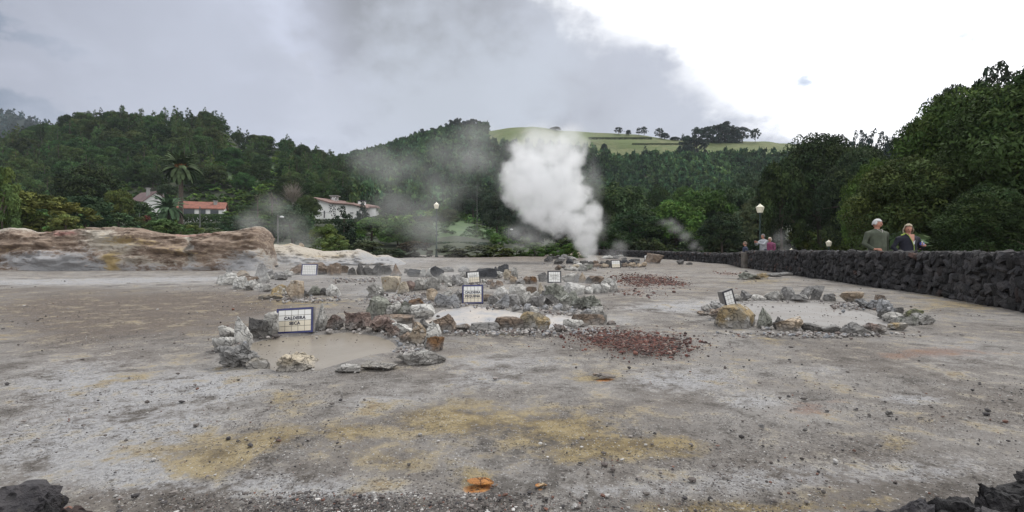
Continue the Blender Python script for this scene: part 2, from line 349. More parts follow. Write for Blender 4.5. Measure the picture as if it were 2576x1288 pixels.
# size in metres; a little larger far away so only the coarse stones are individual
sz = (.0009 + .0007 * d) * (.45 + r.pareto(3.6, n)) ; sz = np.clip(sz, .001, .011 + .0012 * d)
pal = np.array([(.045, .042, .045), (.10, .085, .08), (.2, .18, .17), (.42, .41, .40), (.15, .07, .05), (.09, .08, .075)])
cols = pal[r.choice(6, n, p=[.26, .2, .22, .12, .06, .14])] * r.uniform(.7, 1.25, (n, 1))
k = 6500; xb = np.clip(r.normal(950, 330, k), 300, 2200); yb = r.uniform(1238, 1330, k); db = gd(yb)
X = np.concatenate([X, (xb - CX) / F * db]); d = np.concatenate([d, db]); sz = np.concatenate([sz, (.0012 + .0022 * r.pareto(3, k)).clip(0, .009)]); cols = np.concatenate([cols, pal[r.choice(6, k, p=[.3, .2, .2, .14, .06, .1])] * r.uniform(.7, 1.25, (k, 1))])
pebbles('gravel', np.stack([X, d, sz * .1 + gz(d)], 1), sz, cols, 'scattered dark and pale pebbles over the whole grey ground', 'gravel')
# red cinder patches
pts = []; szs = []
for cx, cy, rx, ry, k in [(1600, 858, 150, 30, 5600), (1630, 884, 100, 16, 600), (1480, 846, 90, 16, 360), (1625, 706, 88, 16, 3400), (1700, 716, 40, 8, 500), (1830, 688, 40, 5, 160), (1600, 738, 80, 12, 300), (600, 828, 60, 14, 90)]:
    q = r.normal(size=(k, 2)) * .48
    x = cx + q[:, 0] * rx; y = cy + q[:, 1] * ry + q[:, 0] * ry * .35
    dd = gd(y); pts.append(np.stack([(x - CX) / F * dd, dd, gz(dd) + .004], 1)); szs.append((.002 + .0045 * r.pareto(2.4, k)).clip(0, .022) * (dd / 5) ** .6)
pts = np.concatenate(pts); szs = np.concatenate(szs)
pal = np.array([(.12, .042, .032), (.07, .028, .024), (.17, .07, .05), (.04, .025, .024), (.2, .15, .13)])
cols = pal[r.choice(5, len(pts), p=[.3, .28, .12, .2, .1])] * r.uniform(.7, 1.2, (len(pts), 1))
pebbles('red_cinders', pts, szs, cols, 'patches of loose dark red volcanic cinders on the grey ground', 'cinders', .75)
# pale rubble between the basins
pts = []; szs = []
for cx, cy, rx, ry, k in [(1020, 758, 90, 14, 700), (1290, 765, 90, 14, 260), (1150, 765, 40, 8, 90), (1420, 785, 80, 8, 160), (2140, 770, 50, 8, 170), (900, 705, 60, 6, 120), (1200, 715, 80, 8, 120), (1300, 835, 260, 10, 350), (760, 755, 90, 7, 160), (2060, 842, 240, 8, 240), (1500, 668, 110, 8, 250), (1040, 885, 40, 14, 110)]:
    q = r.normal(size=(k, 2)) * .5
    x = cx + q[:, 0] * rx; y = cy + q[:, 1] * ry
    dd = gd(y); pts.append(np.stack([(x - CX) / F * dd, dd, gz(dd) + .004], 1)); szs.append(r.uniform(.006, .022, k) * (dd / 6) ** .6)
for place, grp, L in ARCS:
    for (x, y, w, h, kk, s_) in L:
        k = 5 if 'near rim of the nearest' in place else 12; dd = gd(y + r.uniform(-7, 6, k)); xx = x + r.normal(size=k) * w * .55
        pts.append(np.stack([(xx - CX) / F * dd, dd, gz(dd) + .003], 1)); szs.append((.02 + .05 * r.pareto(2.0, k)).clip(0, .2) * h * dd / F * .8)
pts = np.concatenate(pts); szs = np.concatenate(szs)
pal = np.array([(.36, .345, .33), (.3, .28, .27), (.16, .13, .12), (.09, .08, .08), (.25, .26, .28)])
cols = pal[r.choice(5, len(pts), p=[.25, .27, .2, .13, .15])] * r.uniform(.7, 1.2, (len(pts), 1))
pebbles('rubble', pts, szs, cols, 'loose pale stone rubble strewn between and around the rock rings', 'rubble', .75, sub=2)
# ================================================================ ground
POOLS = {
 'A': [(622,878),(632,856),(690,843),(800,836),(880,829),(945,838),(985,850),(1004,866),(985,882),(925,890),(870,905),(800,926),(700,930),(650,912)],
 'B': [(1062,806),(1085,790),(1110,776),(1180,765),(1260,775),(1330,786),(1480,788),(1502,802),(1462,822),(1400,832),(1370,822),(1310,816),(1220,817),(1130,822),(1090,818)],
 'C': [(1848,778),(1880,760),(1960,757),(2110,760),(2170,778),(2235,800),(2245,818),(2180,828),(2060,824),(1960,810),(1890,798)],
 'F': [(600,712),(650,702),(760,697),(870,694),(1000,696),(1060,700),(1040,716),(960,726),(905,748),(840,738),(700,733),(640,726)],
}
def inpoly(px, py, poly):
    ins = np.zeros(px.shape, bool); n = len(poly); dist = np.full(px.shape, 1e9)
    for i in range(n):
        x0, y0 = poly[i]; x1, y1 = poly[(i + 1) % n]
        c = ((y0 > py) != (y1 > py)); xi = (x1 - x0) * (py - y0) / (y1 - y0 + 1e-12) + x0; ins ^= (c & (px < xi))
        t = np.clip(((px - x0) * (x1 - x0) + (py - y0) * (y1 - y0)) / ((x1 - x0) ** 2 + (y1 - y0) ** 2), 0, 1)
        dist = np.minimum(dist, np.hypot(px - x0 - t * (x1 - x0), py - y0 - t * (y1 - y0)))
    return np.where(ins, -dist, dist)
PW = {k: [tuple(Gp(x, y)[:2]) for x, y in v] for k, v in POOLS.items()}
def ground_h(X, Y):
    z = .03 * fbm(np.stack([X * .8, Y * .8, Y * 0], -1), 3) * sstep(1, 6, Y) + .012 * fbm(np.stack([X * 4, Y * 4, Y * 0 + 3], -1), 4) + .004 * np.abs(fbm(np.stack([X * 11, Y * 11, Y * 0 + 5], -1), 2))
    z = z - .01 + gz(Y)
    for k, poly in PW.items():
        if k == 'F': continue
        s = inpoly(X, Y, poly); z = np.where(s < .25, z * sstep(0, .25, s) - .06 * sstep(.06, -.12, s), z)
    xd = CX + F * X / np.maximum(Y, .3)
    z = z - 3.2 * sstep(1900, 1960, xd) * sstep(2200, 2080, xd) * sstep(25.5, 31, Y)
    return z
# patches: x, y, rx, ry, strength (display coords of the stains as they lie on the ground)
PT = {
 'orange': [(1205,1220,42,13,1.25),(1235,1212,16,6,.8),(1360,1227,14,5,1.0),(1521,950,28,6,1.0)],
 'ochre': [(1150,1060,170,50,.42),(1430,1085,200,50,.42),(1240,1110,500,90,.12),(650,1140,260,70,.2),(1150,1055,110,34,.7),(1430,1075,110,30,.7),(1590,1120,150,26,.9),(1420,1150,90,22,.8),(700,1095,120,30,.8),(560,1150,110,36,.85),(520,1190,60,26,.7),(720,1010,70,30,.6),(880,1080,70,20,.6),(1240,1140,70,30,.4),(1700,1105,60,16,.6),(2250,1120,60,22,.6),(1500,945,60,18,.9),(1200,1200,60,26,1.2),(1370,1225,40,20,.8),(1840,1270,330,18,.9),(2200,1262,80,24,.5),(1950,855,70,12,.5),(2420,765,110,14,.9),(2350,742,60,8,.5),(350,935,80,22,.45),(480,905,60,14,.3),(2150,745,60,8,.4),(770,758,120,10,.6),(1920,705,70,6,.7),(2060,1230,90,14,.4),(1730,1140,50,18,.5),(1000,1150,80,30,.35),(1330,1110,80,25,.5)],
 'white': [(250,960,300,70,.8),(430,1080,260,80,.8),(100,1130,220,90,.7),(700,1210,240,50,.7),(380,1190,200,50,.7),(1700,950,170,34,.9),(1000,1010,160,40,.6),(150,708,420,9,1.3),(450,700,200,6,.9),(1800,765,120,16,.8),(1650,775,110,12,.8),(2300,1000,80,18,.9),(2450,900,160,50,.4),(1900,1010,120,30,.7),(1250,1100,200,40,.35),(1960,1200,260,40,.6),(2350,1180,180,50,.6),(1500,1230,300,26,.6),(900,1240,200,30,.4),(1290,905,200,26,.5),(850,655,260,10,1.0),(820,670,200,8,.6),(950,735,80,16,.8),(1250,955,160,30,.6),(560,970,140,36,.7),(2060,760,120,10,.5),(1150,700,160,10,.4),(1480,830,40,12,.7),(1560,810,60,14,.5),(2100,930,120,20,.4),(1210,1215,70,26,.6)],
 'red': [(1600,860,160,30,.7),(1630,706,95,16,.9),(2400,888,150,16,.9),(2250,895,90,10,.5),(2040,1025,70,22,.9),(1830,688,45,5,.8),(1480,846,90,16,.4),(600,826,70,12,.5),(1600,738,80,10,.4),(1840,1268,300,14,.35),(920,1245,30,10,.6),(2100,1005,60,10,.4),(1560,725,80,8,.5)],
 'brown': [(250,770,420,50,1.1),(600,760,160,30,.7),(300,900,260,40,.5),(60,1010,160,30,.4),(900,985,200,26,.4),(1900,960,200,26,.4),(2300,1060,160,30,.4),(420,820,340,30,.6),(1400,650,300,12,.6),(1700,668,260,10,.6),(900,775,100,14,.5),(1240,645,300,8,.5),(2350,840,300,50,.35),(1700,1030,260,30,.3),(1000,930,300,30,.35),(150,850,200,40,.4),(500,655,340,10,.3),(1800,730,160,20,.4),(260,1240,200,40,.4),(1750,900,260,30,.35),(1150,880,120,20,.5)],
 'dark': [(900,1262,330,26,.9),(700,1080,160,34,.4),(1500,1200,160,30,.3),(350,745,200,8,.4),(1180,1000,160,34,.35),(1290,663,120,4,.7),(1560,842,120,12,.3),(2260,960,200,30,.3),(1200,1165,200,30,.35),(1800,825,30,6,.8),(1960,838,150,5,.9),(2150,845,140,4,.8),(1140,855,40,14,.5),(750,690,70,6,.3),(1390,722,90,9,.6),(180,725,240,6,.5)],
}
def masks(X, Y):
    Yc = np.maximum(Y, .6); xd = CX + F * X / Yc; yd = HY + F * (EYE - gz(Yc)) / Yc; out = {}
    wx = 24 * fbm(np.stack([X * .9, Y * .9, Y * 0 + 9], -1), 3); 
    for k, L in PT.items():
        m_ = np.zeros(X.shape)
        for cx, cy, rx, ry, s in L:
            q = ((xd + wx * rx / 80 - cx) / rx) ** 2 + ((yd + wx * ry / 100 - cy) / ry) ** 2
            m_ += s * np.exp(-q * 1.1)
        out[k] = np.clip(m_, 0, 1.3)
    return out
rows = np.concatenate([np.linspace(-4, .9, 8), EYE * F / (np.arange(1330, 700, -2.4) - HY), np.linspace(14.9, 58, 130)])
u = np.linspace(-2.3, 2.3, 760)
Yg, Ug = np.meshgrid(rows, u, indexing='ij'); Xg = Ug * (Yg + 4.5)
Zg = ground_h(Xg, Yg); mk = masks(Xg, Yg); mk['wet'] = np.zeros(Xg.shape)
for k in PW: mk['wet'] = np.maximum(mk['wet'], sstep(.28, -.02, inpoly(Xg, Yg, PW[k])) * (1 if k != 'F' else .8))
nr, nc = Xg.shape; idx = np.arange(nr * nc).reshape(nr, nc)
Fq = np.stack([idx[:-1, :-1], idx[:-1, 1:], idx[1:, 1:], idx[1:, :-1]], -1).reshape(-1, 4)
m, N, b = new_mat('ground_crust')
co = N.n('ShaderNodeTexCoord').outputs['Object']
def A(nm): return N.n('ShaderNodeAttribute', attribute_name=nm).outputs['Fac']
n1 = N.noise(co, .9, 6, .62); n2 = N.noise(co, 5, 8, .72); n3 = N.noise(co, 28, 5, .75); n0 = N.noise(N.vmath('ADD', co, (4, 9, 2)).outputs[0], 2.1, 8, .7)
nm = N.math('ADD', N.math('MULTIPLY', n2, .45), N.math('ADD', N.math('MULTIPLY', n0, .35), N.math('MULTIPLY', n3, .2)))
col = N.mix(N.sm(n1, .36, .62), (.155, .139, .126), (.245, .233, .222))
col = N.mix(N.math('MULTIPLY', N.sm(nm, .50, .60), .7), col, (.365, .36, .355))
col = N.mix(N.math('MULTIPLY', N.sm(nm, .485, .41), .75), col, (.07, .062, .055))
def eff(nm_, k, lo, hi):
    v = N.math('ADD', A(nm_), N.math('MULTIPLY', N.math('SUBTRACT', nm, .5), k)); return N.sm(v, lo, hi)
col = N.mix(eff('brown', 3.2, .1, 1.0), col, N.mix(N.sm(n3, .4, .62), (.10, .08, .066), (.165, .138, .118)))
col = N.mix(N.math('MULTIPLY', eff('white', 8.0, .1, .95), .8), col, N.mix(N.sm(n3, .38, .6), (.27, .272, .28), (.43, .435, .455)))
col = N.mix(N.math('MULTIPLY', eff('ochre', 8.5, .0, 1.0), .8), col, N.mix(N.sm(n2, .4, .6), (.145, .105, .042), (.30, .235, .115)))
col = N.mix(N.math('MULTIPLY', eff('red', 6.0, .35, 1.2), .7), col, (.19, .095, .06))
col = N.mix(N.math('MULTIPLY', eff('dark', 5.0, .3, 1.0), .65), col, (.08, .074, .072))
col = N.mix(N.math('MULTIPLY', A('wet'), .45), col, (.19, .183, .18))
col = N.mix(eff('orange', 3.0, .35, .7), col, N.mix(N.sm(n3, .4, .6), (.30, .11, .03), (.50, .25, .09)))
wob = N.vmath('MULTIPLY', N.n('ShaderNodeTexNoise', ins={'Vector': co, 'Scale': 60.0}).outputs[1], (.02, .02, .02)).outputs[0]; cw = N.vmath('ADD', co, wob).outputs[0]
def specks(scale, thr, col_, inten, col, dens):
    vo = N.n('ShaderNodeTexVoronoi'); vo.inputs['Scale'].default_value = scale; N.t.links.new(cw, vo.inputs['Vector'])
    c_ = N.n('ShaderNodeSeparateColor'); N.t.links.new(vo.outputs['Color'], c_.inputs[0])
    m_ = N.math('MULTIPLY', N.math('GREATER_THAN', c_.outputs[0], thr), N.sm(vo.outputs['Distance'], .45, .3)); m_ = N.math('MULTIPLY', m_, dens)
    return m_, N.mix(N.math('MULTIPLY', m_, inten), col, col_)
n4 = N.sm(N.noise(co, 2.2, 4, .65), .40, .60)
spk, col = specks(95, .62, (.06, .052, .05), .75, col, n4)
sp2, col = specks(45, .88, (.05, .045, .043), .6, col, n4)
sp3, col = specks(110, .86, (.45, .45, .45), .6, col, 1.0)
col = N.mix(N.math('MULTIPLY', N.sm(n3, .52, .66), .55), col, (.09, .083, .08))
setin(N, b, 'Base Color', col); setin(N, b, 'Roughness', N.math('SUBTRACT', .92, N.math('MULTIPLY', A('wet'), .25))); b.inputs['Specular IOR Level'].default_value = .25
hh = N.math('ADD', N.math('MULTIPLY', n2, .8), N.math('MULTIPLY', n3, .6)); hh = N.math('ADD', hh, N.math('MULTIPLY', spk, .35)); bump(N, b, hh, .03, 1.0)
M_ground = m
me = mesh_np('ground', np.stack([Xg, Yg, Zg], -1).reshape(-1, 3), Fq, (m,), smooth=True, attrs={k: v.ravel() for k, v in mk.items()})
tag(link('ground', me), 'grey and ochre crusted volcanic ground', 'ground', None, 'structure')
# ---- pools
def pool(name, key, mat, label, z=-.022, grow=1.0):
    poly = PW[key]; n = len(poly); pts = []
    for i in range(n):
        p0, p1, p2, p3 = [np.array(poly[(i + k - 1) % n]) for k in range(4)]
        for t in np.linspace(0, 1, 8, endpoint=False):
            pts.append(.5 * ((2 * p1) + (-p0 + p2) * t + (2 * p0 - 5 * p1 + 4 * p2 - p3) * t * t + (-p0 + 3 * p1 - 3 * p2 + p3) * t ** 3))
    pts = np.array(pts); c = pts.mean(0); V = []; m = len(pts); rings = 14
    for k in range(rings + 1):
        f = 1.05 * grow * (k + .001) / rings; V.append(np.concatenate([c + (pts - c) * f, np.zeros((m, 1))], 1))
    V = np.concatenate(V); V[:, 2] = .0025 * fbm(np.stack([V[:, 0] * 9, V[:, 1] * 4, V[:, 0] * 0], 1), 2)
    i = np.arange(m); Fc = np.concatenate([np.stack([k * m + i, k * m + (i + 1) % m, (k + 1) * m + (i + 1) % m, (k + 1) * m + i], 1) for k in range(rings)])
    me = mesh_np(name, V, Fc, (mat,), smooth=True)
    return tag(link(name, me, None, (0, 0, z)), label, 'pool', None, 'structure')
def pool_mat(name, c, c2, rough, sc_=1.5, c3=None):
    m, N, b = new_mat(name); co = N.n('ShaderNodeTexCoord').outputs['Object']
    mp = N.n('ShaderNodeMapping'); mp.inputs['Scale'].default_value = (1, .6, 1); N.t.links.new(co, mp.inputs[0])
    col = N.mix(N.sm(N.noise(mp.outputs[0], sc_, 5, .6), .38, .62), c, c2)
    if c3: col = N.mix(N.sm(N.noise(mp.outputs[0], sc_ * 2.6, 5, .7), .58, .68), col, c3)
    setin(N, b, 'Base Color', col); setin(N, b, 'Roughness', rough); b.inputs['Specular IOR Level'].default_value = .38; bump(N, b, N.noise(mp.outputs[0], 14, 4, .6), .006, .6); return m
pool('mud_pool', 'A', pool_mat('mud', (.225, .198, .162), (.26, .232, .195), .28), 'smooth grey-brown mud pool below the largest tile sign')
pool('milky_pool', 'B', pool_mat('milky', (.31, .31, .32), (.42, .385, .35), .45, 3.2, (.19, .20, .225)), 'pale milky steaming pool with dark floating bits')
pool('grey_pool', 'C', pool_mat('greymud', (.165, .152, .142), (.205, .197, .192), .5, 2.2, (.14, .13, .125)), 'flat grey-taupe mud pool on the right')
# ---------------------------------------------------------------- hills
DK = np.array([44., 60, 110, 190, 260, 330, 420, 900])
TB = [
 [(-2000, 660), (4500, 660)],
 [(-2000, 600), (0, 612), (600, 612), (1000, 614), (1060, 606), (1150, 596), (1230, 606), (1330, 626), (1600, 634), (2200, 634), (2576, 600), (4500, 560)],
 [(-2000, 500), (0, 552), (300, 545), (500, 542), (800, 543), (940, 545), (1080, 545), (1150, 548), (1220, 570), (1300, 600), (1450, 606), (1700, 600), (2000, 560), (2300, 480), (2576, 440), (4500, 300)],
 [(-2000, 420), (-300, 400), (0, 378), (60, 352), (120, 342), (200, 322), (250, 308), (350, 310), (420, 316), (470, 320), (540, 316), (580, 345), (610, 372), (650, 380), (690, 368), (740, 380), (800, 410), (860, 432), (950, 470), (1100, 500), (1300, 530), (1500, 530), (1900, 480), (2200, 420), (2576, 350), (4500, 250)],
 [(-2000, 480), (0, 470), (700, 475), (860, 455), (1000, 430), (1100, 400), (1150, 395), (1190, 378), (1300, 372), (1480, 386), (1560, 408), (1700, 400), (1800, 402), (1940, 402), (2200, 410), (2576, 420), (4500, 400)],
 [(-2000, 470), (0, 460), (700, 450), (860, 412), (950, 392), (1050, 358), (1100, 346), (1150, 335), (1210, 335), (1250, 327), (1300, 320), (1340, 319), (1400, 325), (1500, 335), (1600, 341), (1700, 352), (1800, 357), (1935, 355), (2050, 368), (2200, 385), (2576, 390), (4500, 400)],
 [(-2000, 500), (4500, 500)], [(-2000, 600), (4500, 600)]]
def hill_h(X, Y):
    X = np.asarray(X, float); Y = np.asarray(Y, float)
    xd = CX + F * X / Y; Z = []
    for dk, tb in zip(DK, TB):
        a = np.array(tb, float); y = np.interp(xd, a[:, 0], a[:, 1]); Z.append(EYE - (y - HY) / F * dk)
    Z = np.array(Z); t = np.interp(Y, DK, np.arange(len(DK))); i = np.clip(t.astype(int), 0, len(DK) - 2); f = t - i
    f = np.where(i <= 2, f, f * f * (3 - 2 * f) * .5 + f * .5)
    z0 = np.take_along_axis(Z, i[None], 0)[0]; z1 = np.take_along_axis(Z, i[None] + 1, 0)[0]
    z = z0 + (z1 - z0) * f + fbm(np.stack([X * .06, Y * .06, X * 0], -1), 3) * np.clip((Y - 60) / 60, 0, 1) * 1.3
    return z - 3.2 * sstep(1900, 1960, xd) * sstep(2200, 2080, xd) * sstep(60, 48, Y)
yy = np.concatenate([np.arange(44, 130, 2.5), np.arange(130, 345, 2.2), np.arange(345, 900, 25)]); uu = np.linspace(-2.3, 2.3, 620)
Yh, Uh = np.meshgrid(yy, uu, indexing='ij'); Xh = Uh * Yh; Zh = hill_h(Xh, Yh)
nr, nc = Xh.shape; idx = np.arange(nr * nc).reshape(nr, nc)
Fq = np.stack([idx[:-1, :-1], idx[:-1, 1:], idx[1:, 1:], idx[1:, :-1]], -1).reshape(-1, 4)
xdh = CX + F * Uh
grassm = sstep(1175, 1200, xdh) * sstep(248, 262, Yh) + sstep(1040, 1090, xdh) * sstep(1300, 1240, xdh) * sstep(60, 64, Yh) * sstep(118, 104, Yh) * .85 + .5 * sstep(540, 570, xdh) * sstep(720, 690, xdh) * sstep(125, 135, Yh) * sstep(178, 165, Yh)
redm = np.exp(-((xdh - 1700) / 60) ** 2 - ((Yh - 225) / 7) ** 2)
m, N, b = new_mat('hill_soil'); co = N.n('ShaderNodeTexCoord').outputs['Object']
g1 = N.noise(co, .25, 5, .65); g2 = N.noise(co, .05, 4, .6)
grass = N.mix(N.sm(g1, .35, .65), (.06, .08, .022), (.125, .135, .05)); grass = N.mix(N.sm(g2, .4, .6), grass, (.075, .105, .025))
wood = N.mix(N.sm(g1, .4, .6), (.02, .028, .014), (.035, .045, .02))
at = N.n('ShaderNodeAttribute', attribute_name='grass').outputs['Fac']
v = N.sm(N.math('ADD', at, N.math('MULTIPLY', N.math('SUBTRACT', g1, .5), .8)), .3, .6)
lawn = N.mix(N.sm(g1, .35, .65), (.035, .075, .022), (.065, .115, .035)); sy_ = N.n('ShaderNodeSeparateXYZ'); N.t.links.new(co, sy_.inputs[0]); grass = N.mix(N.sm(sy_.outputs[1], 200, 190), grass, lawn)
col = N.mix(v, wood, grass); col = N.mix(N.n('ShaderNodeAttribute', attribute_name='red').outputs['Fac'], col, (.13, .05, .03))
setin(N, b, 'Base Color', col); setin(N, b, 'Roughness', .95); bump(N, b, g1, .5)
me = mesh_np('hills', np.stack([Xh, Yh, Zh], -1).reshape(-1, 3), Fq, (m,), smooth=True, attrs={'grass': grassm.ravel(), 'red': redm.ravel()})
tag(link('hills', me), 'wooded hills with a grassy top behind the steaming field', 'hill', None, 'structure')
# far dim hill at the left edge, and a plain that carries the land to the horizon
xs = np.linspace(-1500, 1500, 160); prof = np.interp(CX + F * xs / 620, [-1500, -200, 0, 60, 100, 300, 900, 4000], [200, 235, 275, 288, 300, 400, 480, 500])
ys = np.linspace(430, 760, 24); XX, YY = np.meshgrid(xs, ys, indexing='xy')
ridge = EYE + (HY - prof) / F * 620
ZZ = ridge[None] * (1 - np.abs(YY - 620) / 200).clip(0, 1) + fbm(np.stack([XX * .02, YY * .02, XX * 0], -1), 4) * 9 - 4
idx = np.arange(XX.size).reshape(XX.shape); Fq = np.stack([idx[:-1, :-1], idx[:-1, 1:], idx[1:, 1:], idx[1:, :-1]], -1).reshape(-1, 4)
M_far = simple('far_hill', (.02, .035, .03), .95, .4, .05)
tag(link('hill', mesh_np('hill', np.stack([XX, YY, ZZ], -1).reshape(-1, 3), Fq, (M_far,), smooth=True)), 'distant dark hill fading into the cloud at the left edge', 'hill', None, 'structure')
mb = MB(); mb.quad([(-3000, -60, -7), (3000, -60, -7), (3000, 900, -7), (-3000, 900, -7)]); tag(mb.build('terrain', M_far), 'low land reaching to the horizon beyond the hills', 'terrain', None, 'structure')
# ---------------------------------------------------------------- clay banks on the left
def bank(name, xs, top, base_y, dfront, dtop, dback, mat, attrf, amp, label, endr=0):
    nx = len(xs); T = np.concatenate([np.linspace(0, 1, 46), np.linspace(1, 2, 22)[1:]])
    ty = np.interp(xs, *zip(*top)) + 2.2 * fbm(np.stack([xs * .045, xs * 0, xs * 0 + base_y], -1), 4); V = []; at = []
    for t in T:
        if t <= 1:
            dd = dfront + (dtop - dfront) * t ** 1.5; zt = EYE - (ty - HY) / F * dtop
            z = zt * np.sin(np.clip(t, 0, 1) * math.pi / 2) ** .85 - .05 * (1 - t)
        else:
            s = t - 1; dd = dtop + (dback - dtop) * s; zt = EYE - (ty - HY) / F * dtop; z = zt * (1 - s ** 2) - .3 * s
        dd = dd + endr * np.clip((xs - 625) / 75, 0, 1) ** 2 * 2.6
        dd = dd + endr * np.sin(np.clip(t, 0, 1) * math.pi) * (.4 * np.exp(-((xs - 477) / 9) ** 2) + .15 * np.exp(-((xs - 268 - 30 * (1 - min(t, 1))) / 26) ** 2) + .1 * np.exp(-((xs - 90) / 14) ** 2))
        X = (xs - CX) / F * dd; V.append(np.stack([X, dd + 0 * X, z], 1)); at.append(np.full(nx, t))
    V = np.array(V); nr = len(T)
    sx = V[..., 0]; sz = V[..., 2]
    nz = fbm(np.stack([sx * .5, V[..., 1] * .3, sz * 2.2], -1), 5); nz2 = fbm(np.stack([sx * 1.6, V[..., 1] * .8, sz * 7], -1), 4)
    tt = np.array(at); fr = sstep(0, .12, tt) * sstep(1.9, 1.2, tt)
    V[..., 1] -= amp * (nz * 1.0 + nz2 * 1.1) * fr * sstep(1.15, .9, tt); V[..., 2] += amp * .22 * nz2 * fr
    idx = np.arange(nr * nx).reshape(nr, nx)
    Fq = np.stack([idx[:-1, :-1], idx[:-1, 1:], idx[1:, 1:], idx[1:, :-1]], -1).reshape(-1, 4)
    att = attrf(np.broadcast_to(xs, tt.shape), tt)
    return tag(link(name, mesh_np(name, V.reshape(-1, 3), Fq, (mat,), smooth=True, attrs={k: v.ravel() for k, v in att.items()})), label, 'earth bank', None, 'structure')
def gau(x, t, L):
    o = np.zeros(x.shape)
    for cx, ct, rx, rt, s in L: o += s * np.exp(-((x - cx) / rx) ** 2 - ((t - ct) / rt) ** 2)
    return o
m, N, b = new_mat('bank_clay'); co = N.n('ShaderNodeTexCoord').outputs['Object']
mp = N.n('ShaderNodeMapping'); mp.inputs['Scale'].default_value = (1.2, 1.2, 3.0); N.t.links.new(co, mp.inputs[0]); mv = mp.outputs[0]
k1 = N.noise(mv, 1.3, 6, .65); k2 = N.noise(mv, 4.5, 6, .7)
def A2(nm, k=3.6, lo=.25, hi=.95):
    a = N.n('ShaderNodeAttribute', attribute_name=nm).outputs['Fac']; return N.sm(N.math('ADD', a, N.math('MULTIPLY', N.math('SUBTRACT', N.math('ADD', N.math('MULTIPLY', k1, .45), N.math('MULTIPLY', k2, .55)), .5), k)), lo, hi)
col = N.mix(N.sm(k1, .36, .64), (.15, .108, .082), (.29, .218, .165)); col = N.mix(N.math('MULTIPLY', N.sm(k2, .5, .68), .65), col, (.42, .34, .27)); col = N.mix(N.math('MULTIPLY', N.sm(k2, .46, .34), .6), col, (.09, .058, .045))
col = N.mix(A2('pale'), col, (.44, .40, .34)); col = N.mix(A2('grey'), col, (.33, .33, .34)); col = N.mix(A2('yellow'), col, (.36, .27, .13)); col = N.mix(A2('pink'), col, (.36, .19, .165)); col = N.mix(N.math('MULTIPLY', N.sm(k2, .60, .72), .5), col, (.5, .46, .40))
setin(N, b, 'Base Color', col); setin(N, b, 'Roughness', .95); bump(N, b, N.math('ADD', k1, k2), .12, 1)
M_bank = m
def attA(x, t): return {
 'pale': gau(x, t, [(30, .95, 60, .25, 1), (250, .55, 60, .22, 1), (300, .35, 70, .15, .9), (300, 1.1, 800, .12, .9), (640, .98, 60, .2, .7), (350, .1, 200, .1, .6), (60, .05, 60, .12, .6), (475, .6, 12, .5, .9), (100, .98, 120, .1, .8), (650, .1, 80, .25, .9), (200, .75, 60, .1, .5)]),
 'grey': gau(x, t, [(150, .1, 110, .22, 1.1), (30, .15, 60, .1, .5), (620, .1, 70, .18, .9), (478, .35, 14, .3, .7), (340, .04, 300, .07, .6)]),
 'yellow': gau(x, t, [(330, .45, 90, .12, .75), (285, .1, 22, .16, 1.1), (470, .3, 60, .12, .5), (20, .3, 50, .08, .5), (640, .45, 50, .1, .35)]),
 'pink': gau(x, t, [(130, .95, 32, .1, 1.2), (160, .72, 50, .1, .8), (500, .85, 50, .1, .6), (420, .9, 60, .08, .4)])}
xs = np.linspace(-900, 700, 420)
bank('clay_bank', xs, [(-900, 590), (-300, 575), (-60, 582), (0, 580), (30, 573), (70, 576), (90, 583), (160, 582), (200, 576), (290, 571), (350, 574), (390, 583), (430, 590), (462, 593), (500, 590), (560, 583), (600, 577), (640, 572), (665, 572), (676, 579), (684, 592), (690, 618), (695, 648), (700, 672)], 680, 20.4, 22.2, 31, M_bank, attA, .42, 'long brown and cream eroded clay bank on the left', 1)
def attB(x, t): return {'pale': np.full(x.shape, .95) + 0 * t, 'grey': gau(x, t, [(800, .1, 200, .3, 1.0), (950, .5, 60, .3, .8), (1010, .6, 40, .5, .8), (880, .85, 60, .2, .5)]), 'yellow': gau(x, t, [(780, .35, 60, .18, .5), (730, .8, 40, .2, .4), (850, .5, 30, .1, .4)]), 'pink': 0 * x}
xs = np.linspace(560, 1100, 240)
bank('pale_crust_mound', xs, [(560, 668), (620, 650), (660, 622), (690, 615), (720, 617), (735, 614), (760, 621), (800, 630), (850, 632), (872, 628), (888, 630), (900, 628), (925, 634), (950, 645), (975, 641), (1000, 650), (1025, 662), (1060, 672), (1100, 678)], 668, 26.5, 31, 40, M_bank, attB, .5, 'low cream-white crusted mound beside the brown clay bank')
o = add_rock(757, 668, 17, 13, 'T', '', 'small tan boulder perched on top of the pale crusted mound', None)
dd = 31.0; o.location = ((757 - CX) / F * dd, dd, EYE - (623 - HY) / F * dd); 
o.scale = (1, 1, 1)
